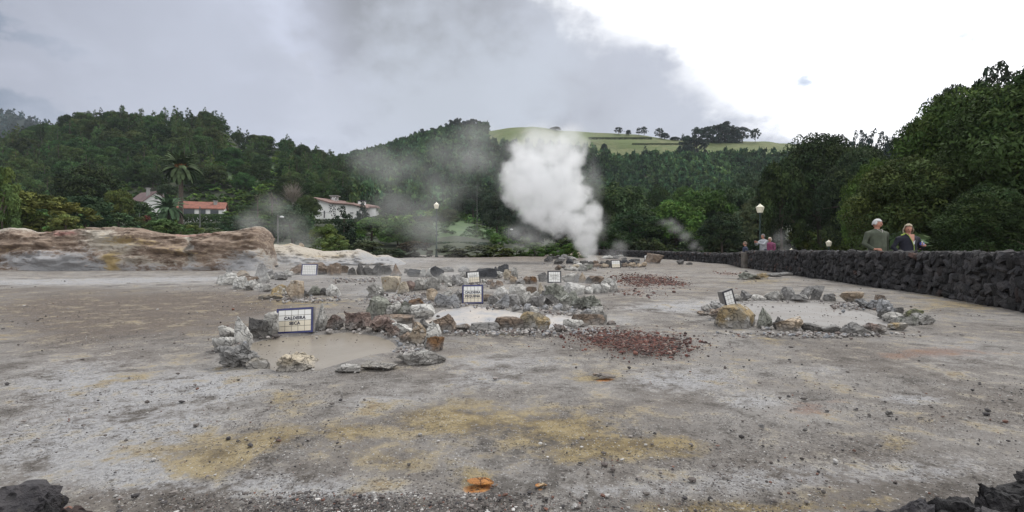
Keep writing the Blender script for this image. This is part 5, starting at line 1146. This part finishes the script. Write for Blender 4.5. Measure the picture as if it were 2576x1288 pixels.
def person(loc, yaw, H, arms, head_yaw, hair, top, legs_c, label, stout=1.0, belly=0, vox=.009, open_front=None, hair_len=0, hair_c=(.6, .58, .55), curl=.5, head_pitch=0, group=None, hand_dir=None, top_len=.9):
    o = empty('person', loc, yaw); s = H / 1.75; o.scale = (s, s, s); tag(o, label, 'person', group)
    pel, sp, ch, nb, hd = (0, 0, .95), (0, -.005, 1.14), (0, 0, 1.34), (0, .005, 1.47), (0, -.01, 1.56)
    base = [pel, sp, ch, nb, hd]; E = [(0, 1), (1, 2), (2, 3), (3, 4)]; Rr = [.135 * stout, .125 * stout, .14 * stout, .062, .055]
    V = list(base)
    shw = .185 * (.5 + .5 * stout)
    AR = []
    for sx in (-1, 1):
        el, wr = arms[sx]; i = len(V); V += [(sx * shw, .005, 1.375), el, wr]; E += [(2, i), (3, i), (i, i + 1), (i + 1, i + 2)]; Rr += [.058 * (.6 + .4 * stout), .045, .030]; AR.append((i, i + 1, i + 2))
    j0 = len(V)
    for sx in (-1, 1):
        i = len(V); V += [(sx * .1, 0, .86), (sx * .11, -.01, .49), (sx * .115, .02, .1), (sx * .13, -.12, .04)]; E += [(0, i), (i, i + 1), (i + 1, i + 2), (i + 2, i + 3)]; Rr += [.095 * stout ** .5, .06, .042, .035]
    Vb, Fb = skin_np(V, E, Rr, 0, 2); Vb = torso_w(Vb, 1, belly=belly)
    hc = Vector((0, -.02, 1.635)); (hV, hF), ears, tf = head_verts(hc, head_yaw, head_pitch)
    parts = [(Vb, Fb), (hV, hF)] + ears
    for a, sx in zip(AR, (-1, 1)):
        el = Vector(V[a[1]]); wr = Vector(V[a[2]]); dv = (wr - el).normalized(); pn = Vector((-sx, -.2, 0)) if hand_dir is None else Vector(hand_dir[sx][1])
        if hand_dir: dv = Vector(hand_dir[sx][0])
        parts += hand(wr + dv * .01, dv, pn, curl, 1 if (dv.cross(pn)).dot(Vector((0, -1, .3))) > 0 else -1)
    body = remesh('body', parts, vox, M_skin, o)
    for sx in (-1, 1):
        e = ICO[2][0] * .0125 + (sx * .029, -.083, .006); mb = mesh_np('eye', tf(e), ICO[2][1], (M_eye,), smooth=True); link('eye', mb, o)
    e = ICO[2][0] * (.022, .006, .006) + (0, -.094, -.056); link('lips', mesh_np('lips', tf(e), ICO[2][1], (M_lip,), smooth=True), o)
    # garments follow the same skeleton, a little fuller
    n_ = j0; Ve = [v for v in V[:n_]]; Ve[4] = (0, .005, 1.475); Ev = [e_ for e_ in E if max(e_) < n_]
    Rg = [(.15 if i == 0 else .142 if i == 1 else .15 if i == 2 else .068 if i == 3 else .05) * (stout if i < 3 else 1) for i in range(5)] + [r_ + .014 for r_ in Rr[5:n_]]
    Ve[0] = (0, 0, top_len)
    for a in AR: 
        el = Vector(V[a[1]]); wr = Vector(V[a[2]]); Ve[a[2]] = tuple(el + (wr - el) * .9); Rg[a[2]] = .040
    g, gf = skin_np(Ve, Ev, Rg, 0, 2); g = torso_w(g, 1, top_len, amt=.3, belly=belly); g = g + (fbm(g * 9, 3) * .012)[:, None] * np.array([1, 1, .3])
    remesh(top[0], [(g, gf)], vox * 1.1, cloth(top[0] + '_fabric', top[1]), o)
    Lv = [V[0]] + V[j0:j0 + 3] + V[j0 + 4:j0 + 7]; Le = [(0, 1), (1, 2), (2, 3), (0, 4), (4, 5), (5, 6)]; g, gf = skin_np(Lv, Le, [.142 * stout, .108 * stout ** .5, .075, .062, .108 * stout ** .5, .075, .062], 0, 2); g = torso_w(g, 1, .8, 1.1)
    remesh('trousers', [(g, gf)], .014, cloth('trouser_fabric', legs_c), o)
    for sx in (-1, 1):
        mb = chain([(sx * .115, .05, .045), (sx * .12, -.04, .045), (sx * .13, -.15, .035)], [.048, .052, .042]); remesh('shoe', [mb], .012, M_dk, o)
    # hair: a cap that leaves the face open, with locks
    Vh, Fh = ICO[4]; r_ = np.random.RandomState(int(abs(loc[0]) * 10)); f = -Vh[:, 1]; z = Vh[:, 2]
    nh = fbm(Vh * 6 + 3, 3); lim = hair.get('front', .45); keep = (z + nh * .25 > lim) | ((f + nh * .4 < .3) & (z + nh * .3 > hair.get('low', -.35)))
    q = Vh * (.076, .096, .118); q = q * 1.09 + Vh * (.010 * hair.get('vol', 1)) * (1 + .7 * fbm(Vh * 5, 3))[:, None]; q[:, 1] += .006; q[:, 0] *= 1 + hair.get('wide', 0) * sstep(.2, -.4, z); q[:, 2] -= hair.get('drop', 0) * sstep(.1, -.4, z) * (f < .5)
    fk = [t for t in Fh if keep[t].all()]; us = sorted(set(int(i) for t in fk for i in t)); mp_ = {v: i for i, v in enumerate(us)}
    hv = tf(q[us]); hf = [[mp_[int(i)] for i in t] for t in fk]; me = mesh_np('hair', hv, hf, (simple('hair_tone', hair_c, .8, .35, 60, bmp=.003),), smooth=True)
    ho = link('hair', me, o); sd = ho.modifiers.new('s', 'SOLIDIFY'); sd.thickness = .012; sd.offset = -1
    return o, tf
pi = math.pi
# man in green sweater: bent arm, hand at waist, looking to the right
xm = 2206; dm = 13.2; man, tf = person(((xm - CX) / F * dm, dm, -.17), .12, 1.76, {-1: ((-.33, .03, 1.13), (-.20, -.20, .99)), 1: ((.27, .04, 1.12), (.27, -.03, .88))}, .62,
 dict(front=.5, low=-.25, vol=1), ('sweater', (.075, .088, .062)), (.02, .02, .024), 'man with white hair in a dark green v-neck sweater behind the wall', 1.18, .05, .008, hair_c=(.62, .62, .62), curl=.7,
 hand_dir={-1: ((.8, -.45, -.1), (.2, .6, -.6)), 1: ((0, -.1, -1), (-1, 0, 0))}, head_pitch=.12, group=None)
mb = MB()
v = [(-.075, -.135, 1.50), (0, -.185, 1.405), (.075, -.135, 1.50)]
mb.tube([(-.07, -.075, 1.505), (-.042, -.125, 1.46), (0, -.16, 1.405), (.042, -.125, 1.46), (.07, -.075, 1.505)], .008, 6); mb.build('collar', cloth('collar_fabric', (.4, .36, .36)), man)
mb = MB(); mb.tube([(-.14, -.235, .985), (-.13, -.235, .96)], .03, 8); 
# woman: dark jacket with lime lining, light top, holding a small blue and white object
xw = 2284; dw = 13.0; wom, tfw = person(((xw - CX) / F * dw, dw, -.22), .0, 1.66, {-1: ((-.36, .05, 1.15), (-.26, -.12, .98)), 1: ((.31, .0, 1.13), (.19, -.26, 1.20))}, -.35,
 dict(front=.62, low=-.75, vol=2.4, wide=.22, drop=.02), ('jacket', (.012, .013, .024)), (.02, .02, .03), 'woman with blond bob in a dark navy jacket, looking down behind the wall', 1.14, .03, .008, hair_c=(.42, .36, .26), curl=.9,
 hand_dir={-1: ((.4, -.5, -.6), (.5, .5, 0)), 1: ((-.75, -.35, .35), (-.2, -.8, .2))}, head_pitch=.25)
M_lime = cloth('lime_lining', (.35, .45, .10)); M_whc = cloth('white_top', (.6, .62, .64))
def front_patch(name, pts, mat, parent, th=.006):
    mb = MB(); n = len(pts); a = [Vector(p) for p in pts]; b_ = [p + Vector((0, th, 0)) for p in a]; mb.quad(a); mb.quad(b_[::-1])
    for i in range(n): mb.quad([a[i], b_[i], b_[(i + 1) % n], a[(i + 1) % n]])
    return mb.build(name, mat, parent)
front_patch('neckline', [(-.075, -.125, 1.50), (-.035, -.178, 1.36), (0, -.19, 1.28), (.035, -.178, 1.36), (.075, -.125, 1.50)], M_skin, wom)
front_patch('white_top', [(-.045, -.186, 1.34), (-.02, -.2, 1.25), (0, -.205, 1.21), (.025, -.2, 1.25), (.05, -.186, 1.34), (0, -.196, 1.29)], M_whc, wom)
mb = MB(); mb.tube([(-.095, -.07, 1.52), (-.075, -.14, 1.46), (-.04, -.19, 1.33), (0, -.212, 1.19), (0, -.215, 1.05), (0, -.2, .86)], .009, 6); mb.build('lime_zip', M_lime, wom)
mb = MB(); mb.tube([(-.20, -.02, 1.475), (-.13, -.02, 1.50), (-.09, -.02, 1.53)], [.012, .022, .02], 6); mb.build('hood_lining', M_lime, wom)
mw = wom.matrix_basis
c = empty('camera_pouch', Vector(((xw - CX) / F * dw, dw, -.22)) + Vector((.125, -.32, 1.245)) * (1.66 / 1.75)); tag(c, 'small blue and white pouch held at the chest by the woman', 'pouch')
mb = MB(); mb.box(-.045, .045, -.02, .02, -.03, .03); q = mb.build('pouch_body', cloth('pouch_blue', (.03, .06, .45)), c); bv = q.modifiers.new('b', 'BEVEL'); bv.width = .008; bv.segments = 3
mb = MB(); mb.box(-.04, .035, -.026, -.0205, -.012, .008); mb.tube([(0, 0, .03), (-.01, 0, .055), (.015, 0, .06)], .01, 6); mb.build('white_stripe', M_whc, c)
# group at the wall corner
x_, d_ = 1920, 27.0; ph, _ = person(((x_ - CX) / F * d_, d_, -.10), -1.25, 1.74, {-1: ((-.2, -.22, 1.2), (-.06, -.44, 1.31)), 1: ((.2, -.22, 1.2), (.06, -.44, 1.31))}, -.1,
 dict(front=.45, low=-.4, vol=1), ('jacket', (.36, .37, .40)), (.03, .035, .06), 'person in a pale grey jacket taking a photo with raised hands', 1.0, .03, .012, hair_c=(.2, .19, .18), hand_dir={-1: ((.1, -.7, .6), (.7, -.2, 0)), 1: ((-.1, -.7, .6), (-.7, -.2, 0))})
c = empty('phone', ph.matrix_basis @ Vector((0, -.55, 1.40)) if False else Vector(ph.location) + Matrix.Rotation(-1.25, 3, 'Z') @ Vector((0, -.53, 1.40)), -1.25); tag(c, 'dark phone held up by the person in the pale jacket', 'phone')
mb = MB(); mb.box(-.075, .075, -.004, .004, -.037, .037); mb.build('phone_case', M_dk, c); mb = MB(); mb.box(-.07, .07, .0045, .006, -.033, .033); mb.build('screen', M_win, c)
x_ = 1937; person(((x_ - CX) / F * 27.6, 27.6, -.18), -.9, 1.66, {-1: ((-.24, 0, 1.16), (-.2, -.15, .98)), 1: ((.24, 0, 1.16), (.2, -.15, .98))}, -.2, dict(front=.5, low=-.6, vol=1.6), ('top', (.22, .05, .12)), (.15, .12, .16), 'woman with white-blond hair in a magenta top behind the photographer', 1.0, 0, .012, hair_c=(.62, .56, .46))
x_ = 1875; person(((x_ - CX) / F * 26.6, 26.6, -.42), -1.9, 1.66, {-1: ((-.27, 0, 1.15), (-.2, -.18, 1.0)), 1: ((.27, 0, 1.15), (.22, -.15, .98))}, -.1, dict(front=.4, low=-.35, vol=.8), ('dark_jacket', (.025, .035, .07)), (.02, .02, .03), 'person with short hair in a dark blue jacket at the wall corner', 1.0, .02, .012, hair_c=(.22, .17, .13))
# ================================================================ steam
def vol_mat(name, dens, col=(.985, .99, .998), aniso=0.0):
    m = bpy.data.materials.new(name); m.use_nodes = True; t = m.node_tree; t.nodes.clear(); N = NT(t); out = N.n('ShaderNodeOutputMaterial')
    v = N.n('ShaderNodeVolumePrincipled'); v.inputs['Color'].default_value = (*col, 1); v.inputs['Anisotropy'].default_value = aniso
    v.inputs['Density'].default_value = dens; v.inputs['Density Attribute'].default_value = 'density'; t.links.new(v.outputs[0], out.inputs['Volume']); return m
def steam(label, blobs, dens, nscale, namp, gain, vox, thr=0.0, stretch=(1, 1, 1), mat=None, detail=5, top=None):
    """blobs: (x, y, z, rx, ry, rz) in metres"""
    B = np.array(blobs, float); mn = (B[:, :3] - B[:, 3:] * 1.15).min(0); mx = (B[:, :3] + B[:, 3:] * 1.15).max(0); mn[2] = max(mn[2], -.02)
    res = np.maximum(((mx - mn) / vox).astype(int), 8)
    g = bpy.data.node_groups.new('steam_field', 'GeometryNodeTree'); g.interface.new_socket('Geometry', in_out='OUTPUT', socket_type='NodeSocketGeometry'); N = NT(g)
    pos = N.n('GeometryNodeInputPosition').outputs[0]; acc = None
    for b in B:
        q = N.vmath('SUBTRACT', pos, tuple(b[:3])).outputs[0]; q = N.vmath('MULTIPLY', q, tuple(1 / b[3:])).outputs[0]; l = N.vmath('LENGTH', q).outputs['Value']; f = N.math('SUBTRACT', 1.0, l)
        acc = f if acc is None else N.math('SMOOTH_MAX', acc, f, .18)
    pv = N.vmath('MULTIPLY', pos, stretch).outputs[0]
    nz = N.n('ShaderNodeTexNoise'); nz.inputs['Scale'].default_value = nscale; nz.inputs['Detail'].default_value = detail; nz.inputs['Roughness'].default_value = .62; g.links.new(pv, nz.inputs['Vector'])
    f = N.math('ADD', acc, N.math('MULTIPLY', N.math('SUBTRACT', nz.outputs[0], .5), namp)); f = N.math('SUBTRACT', f, thr); f = N.math('MULTIPLY', f, gain, clamp=True)
    edge = N.math('MULTIPLY', N.math('ADD', acc, .12), 9.0, clamp=True); f = N.math('MULTIPLY', f, edge)
    if top:
        sz_ = N.n('ShaderNodeSeparateXYZ'); g.links.new(pos, sz_.inputs[0]); f = N.math('MULTIPLY', f, N.math('SUBTRACT', 1.0, N.math('MULTIPLY', N.sm(sz_.outputs[2], *top), .93)))
    vc = g.nodes.new('GeometryNodeVolumeCube'); g.links.new(f, vc.inputs['Density']); vc.inputs['Min'].default_value = tuple(mn); vc.inputs['Max'].default_value = tuple(mx)
    for i, ax in enumerate('XYZ'): vc.inputs['Resolution ' + ax].default_value = int(res[i])
    sm = g.nodes.new('GeometryNodeSetMaterial'); mt = mat or vol_mat('steam_vapour', dens); sm.inputs['Material'].default_value = mt
    go = g.nodes.new('NodeGroupOutput'); g.links.new(vc.outputs[0], sm.inputs[0]); g.links.new(sm.outputs[0], go.inputs[0])
    me = bpy.data.meshes.new('steam'); me.materials.append(mt); o = bpy.data.objects.new('steam', me); COL.objects.link(o); md = o.modifiers.new('field', 'NODES'); md.node_group = g
    return tag(o, label, 'steam', None, 'stuff')
def SB(L, d, ry=None):
    out = []
    for a in L:
        x, y, rx, rz = a[:4]; dd = d + (a[4] if len(a) > 4 else 0); k = dd / F; v = P(x, y, dd); out.append((v.x, v.y, v.z, rx * k, (ry or min(rx, rz)) * k, rz * k))
    return out
plume = [(1487, 652, 26, 14), (1484, 630, 32, 26), (1470, 600, 38, 36), (1478, 572, 42, 34), (1450, 560, 60, 50), (1485, 535, 34, 34, .4), (1405, 540, 70, 60), (1430, 500, 72, 60), (1380, 500, 72, 70), (1330, 515, 60, 60), (1345, 460, 84, 80), (1300, 470, 58, 60, .5), (1410, 450, 70, 70, -.4), (1330, 400, 74, 70), (1400, 390, 86, 70), (1440, 400, 44, 46), (1350, 350, 74, 52), (1430, 345, 60, 46), (1300, 430, 60, 50), (1462, 440, 26, 30), (1350, 550, 40, 34)]
steam('dense white steam plume rising from the rock-ringed vent', SB([(a[0] + (a[0] < 1380) * 8 - (a[0] > 1440) * (a[1] < 520) * 8, a[1], a[2] * .9, *a[3:]) for a in plume], 32.5), 1.1, 1.0, 2.5, 2.4, .085, .05, detail=7, top=(5.6, 9.2))
steam('thin torn shreds of steam around the edges of the plume', SB([(1270, 440, 50, 70), (1480, 470, 50, 90), (1400, 340, 150, 50), (1300, 380, 70, 70), (1500, 560, 40, 60), (1330, 590, 80, 40), (1200, 400, 90, 70)], 33, 50), .16, .8, 2.0, 1.2, .14, .10)
steam('small grey puffs of steam left of the foot of the plume', SB([(1330, 600, 40, 22), (1290, 585, 34, 24), (1370, 610, 34, 14), (1310, 620, 30, 14), (1540, 640, 46, 18), (1560, 620, 26, 22)], 34), .35, .8, 1.6, 1.6, .16, .1)
steam('thin steam veil drifting before the hill at centre left', SB([(1060, 640, 70, 50), (1080, 570, 110, 70), (1010, 520, 130, 80), (1120, 480, 110, 90), (1000, 430, 140, 80), (1130, 390, 90, 70), (1190, 340, 80, 50), (930, 400, 90, 60), (1180, 600, 90, 60), (1100, 660, 140, 26)], 36, 60), .12, .40, 1.9, 1.1, .32, .12)
steam('faint steam above the end of the clay bank', SB([(700, 630, 50, 40), (720, 570, 60, 50), (690, 520, 60, 40), (640, 560, 60, 40), (760, 600, 50, 40)], 34, 40), .14, .6, 1.4, 1.3, .25, .1)
steam('small bluish wisp rising behind the far wall', SB([(1745, 618, 16, 18), (1725, 595, 22, 18), (1700, 575, 30, 18), (1680, 560, 34, 16), (1760, 625, 14, 10)], 46), .22, 1.1, 1.3, 1.6, .14, .05)
steam('wisp of steam crossing the wall right of the photographer', SB([(1990, 655, 40, 20), (1975, 630, 28, 26), (1960, 600, 26, 28), (2000, 672, 50, 14), (1955, 660, 30, 16)], 19, 24), .26, 1.6, 1.3, 1.6, .1, .08)
steam('low mist hanging over the grey basin and its rocks', SB([(660, 690, 90, 22), (780, 700, 120, 18), (900, 705, 100, 16), (1010, 690, 90, 20), (1130, 690, 90, 22), (720, 655, 80, 22), (1180, 670, 80, 16)], 15, 120), .17, 1.1, 1.6, 1.4, .14, .1)
steam('low mist over the milky pool', SB([(1110, 755, 60, 22), (1180, 770, 70, 14), (1300, 760, 80, 22), (1420, 755, 80, 26), (1500, 760, 60, 26), (1270, 730, 80, 22), (1440, 710, 80, 22)], 8.6, 60), .42, 2.2, 1.6, 1.4, .08, .1)
steam('faint mist over the right-hand pool', SB([(2120, 735, 80, 20), (2180, 765, 70, 20), (1900, 760, 70, 16), (2000, 740, 80, 16), (2230, 775, 40, 18)], 8.4, 60), .2, 2.2, 1.6, 1.4, .09, .1)
# haze
m = bpy.data.materials.new('air'); m.use_nodes = True; t = m.node_tree; t.nodes.clear(); N = NT(t); out = N.n('ShaderNodeOutputMaterial'); v = N.n('ShaderNodeVolumePrincipled')
v.inputs['Color'].default_value = (.80, .88, 1, 1); v.inputs['Density'].default_value = HAZE; v.inputs['Density Attribute'].default_value = ''; t.links.new(v.outputs[0], out.inputs['Volume'])
if HAZE > 0:
    mb = MB(); mb.box(-3010, 3010, -70, 910, -8.5, 215); tag(mb.build('haze', m), 'thin damp air over the whole valley', 'haze', None, 'stuff')
# ================================================================ sky, sun, camera
W = bpy.data.worlds.new('World'); sc.world = W; W.use_nodes = True; t = W.node_tree; t.nodes.clear(); N = NT(t)
out = N.n('ShaderNodeOutputWorld'); dr = N.n('ShaderNodeTexCoord').outputs['Generated']
SUN_EL, SUN_AZ = R(58), R(38)   # azimuth clockwise from +Y
sky = N.n('ShaderNodeTexSky', sky_type='NISHITA', sun_disc=False); sky.sun_elevation = SUN_EL; sky.sun_rotation = SUN_AZ
b1 = N.n('ShaderNodeBackground'); t.links.new(sky.outputs[0], b1.inputs[0]); b1.inputs[1].default_value = .12
def D(x, y): v = Vector(((x - CX) / F, 1, (HY - y) / F)); return v.normalized()
def dot(v): return N.vmath('DOT_PRODUCT', dr, tuple(v)).outputs['Value']
sep = N.n('ShaderNodeSeparateXYZ'); t.links.new(dr, sep.inputs[0]); z = sep.outputs[2]
# cloud texture: project onto a plane overhead so clouds flatten to the horizon
zz = N.math('ADD', N.math('MAXIMUM', z, 0), .55); pr = N.n('ShaderNodeVectorMath', operation='DIVIDE'); t.links.new(dr, pr.inputs[0]); cb = N.n('ShaderNodeCombineXYZ')
for i in range(3): t.links.new(zz, cb.inputs[i])
t.links.new(cb.outputs[0], pr.inputs[1]); pv = pr.outputs[0]
c1 = N.noise(pv, 1.7, 6, .52); c2 = N.noise(N.vmath('ADD', pv, (3.1, 1.7, .4)).outputs[0], 4.5, 6, .55); c3 = N.noise(N.vmath('ADD', pv, (9.1, 4.7, 2.4)).outputs[0], 2.6, 3, .5)
def blob(x, y, rad, s, nz=.10):   # soft patch round a direction
    dd = N.math('ADD', dot(D(x, y)), N.math('MULTIPLY', N.math('SUBTRACT', c2, .5), nz)); return N.math('MULTIPLY', N.sm(dd, math.cos(rad), math.cos(rad * .3)), s)
base = N.mix(N.sm(c1, .36, .64), (.36, .38, .45), (.50, .53, .63))
base = N.mix(N.math('MULTIPLY', N.sm(c2, .46, .66), .6), base, (.64, .68, .78))
for x, y, rad, s, c in [(660, 90, .20, 1.0, (.80, .86, 1.05)), (890, 215, .14, .9, (.74, .77, .87)), (120, 40, .45, .6, (.60, .63, .75)), (1120, 60, .32, 1.0, (.27, .28, .31)), (1260, 190, .28, .6, (.36, .375, .42)), (1560, 250, .30, .7, (.55, .58, .66)), (300, 180, .28, .8, (.33, .355, .43)), (30, 290, .12, .95, (.16, .21, .30)), (1150, 330, .3, .8, (.60, .65, .74)), (560, 320, .34, .7, (.58, .62, .73))]:
    base = N.mix(blob(x, y, rad, s), base, c)
n1 = D(1400, 0).cross(D(1930, 330)).normalized()
if n1.dot(D(2300, 50)) < 0: n1 = -n1
e = N.math('ADD', dot(n1), N.math('MULTIPLY', N.math('SUBTRACT', c2, .5), .26)); e = N.math('ADD', e, N.math('MULTIPLY', N.math('SUBTRACT', c3, .5), .12))
bright = N.sm(e, -.025, .055)
glow = N.mix(N.sm(z, .05, .5), (1.25, 1.26, 1.3), (1.8, 1.8, 1.8))
base = N.mix(N.math('MULTIPLY', N.sm(e, -.16, .0), .4), base, (.62, .66, .76))
glow = N.mix(N.math('MULTIPLY', N.sm(c3, .54, .72), .6), glow, (.93, .95, 1.0)); glow = N.mix(blob(1640, 180, .2, .35, .2), glow, (.84, .87, .95)); base = N.mix(bright, base, glow)
base = N.mix(blob(2560, 80, .12, .75, .05), base, (.60, .66, .85))
base = N.mix(N.math('MULTIPLY', N.sm(N.math('ADD', dot(D(2033, 205)), N.math('MULTIPLY', N.math('SUBTRACT', c2, .5), .0020)), .99986, 1.0001), .8), base, (.42, .52, .70))
# high overhead cloud brightens the place; below the horizon nothing but dull ground light
base = N.mix(N.sm(z, .55, .95), base, (.95, .97, 1.0)); base = N.mix(N.sm(z, 0, -.1), base, (.16, .16, .16))
b2 = N.n('ShaderNodeBackground'); t.links.new(base, b2.inputs[0]); b2.inputs[1].default_value = 1.0
mx = N.n('ShaderNodeMixShader'); t.links.new(b1.outputs[0], mx.inputs[1]); t.links.new(b2.outputs[0], mx.inputs[2])
t.links.new(N.math('SUBTRACT', 1, N.math('MULTIPLY', N.sm(c1, .72, .8), .3)), mx.inputs[0]); t.links.new(mx.outputs[0], out.inputs[0])
W.cycles.sampling_method = 'MANUAL'; W.cycles.sample_map_resolution = 512
L = bpy.data.lights.new('sun', 'SUN'); L.energy = 2.0; L.angle = R(12); L.color = (1, .96, .9); so = bpy.data.objects.new('sun', L); COL.objects.link(so)
sd = Vector((math.sin(SUN_AZ) * math.cos(SUN_EL), math.cos(SUN_AZ) * math.cos(SUN_EL), math.sin(SUN_EL))); so.rotation_euler = sd.to_track_quat('Z', 'Y').to_euler(); so.location = (0, 0, 50)
cam = bpy.data.cameras.new('camera'); co_ = bpy.data.objects.new('camera', cam); COL.objects.link(co_); co_.location = (0, 0, EYE); co_.rotation_euler = (R(90), 0, 0)
cam.sensor_width = 36; cam.lens = 18; cam.shift_y = -(644 - HY) / 2576; cam.clip_start = .05; cam.clip_end = 9000; sc.camera = co_
sc.view_settings.view_transform = 'Standard'; sc.view_settings.look = 'None'; sc.view_settings.gamma = 1; sc.view_settings.exposure = EXPO
cy = sc.cycles; cy.use_denoising = True; cy.max_bounces = 9; cy.diffuse_bounces = 2; cy.glossy_bounces = 2; cy.volume_bounces = 8; cy.transparent_max_bounces = 16
cy.volume_step_rate = 1.5; cy.volume_max_steps = 256; cy.sample_clamp_indirect = 6
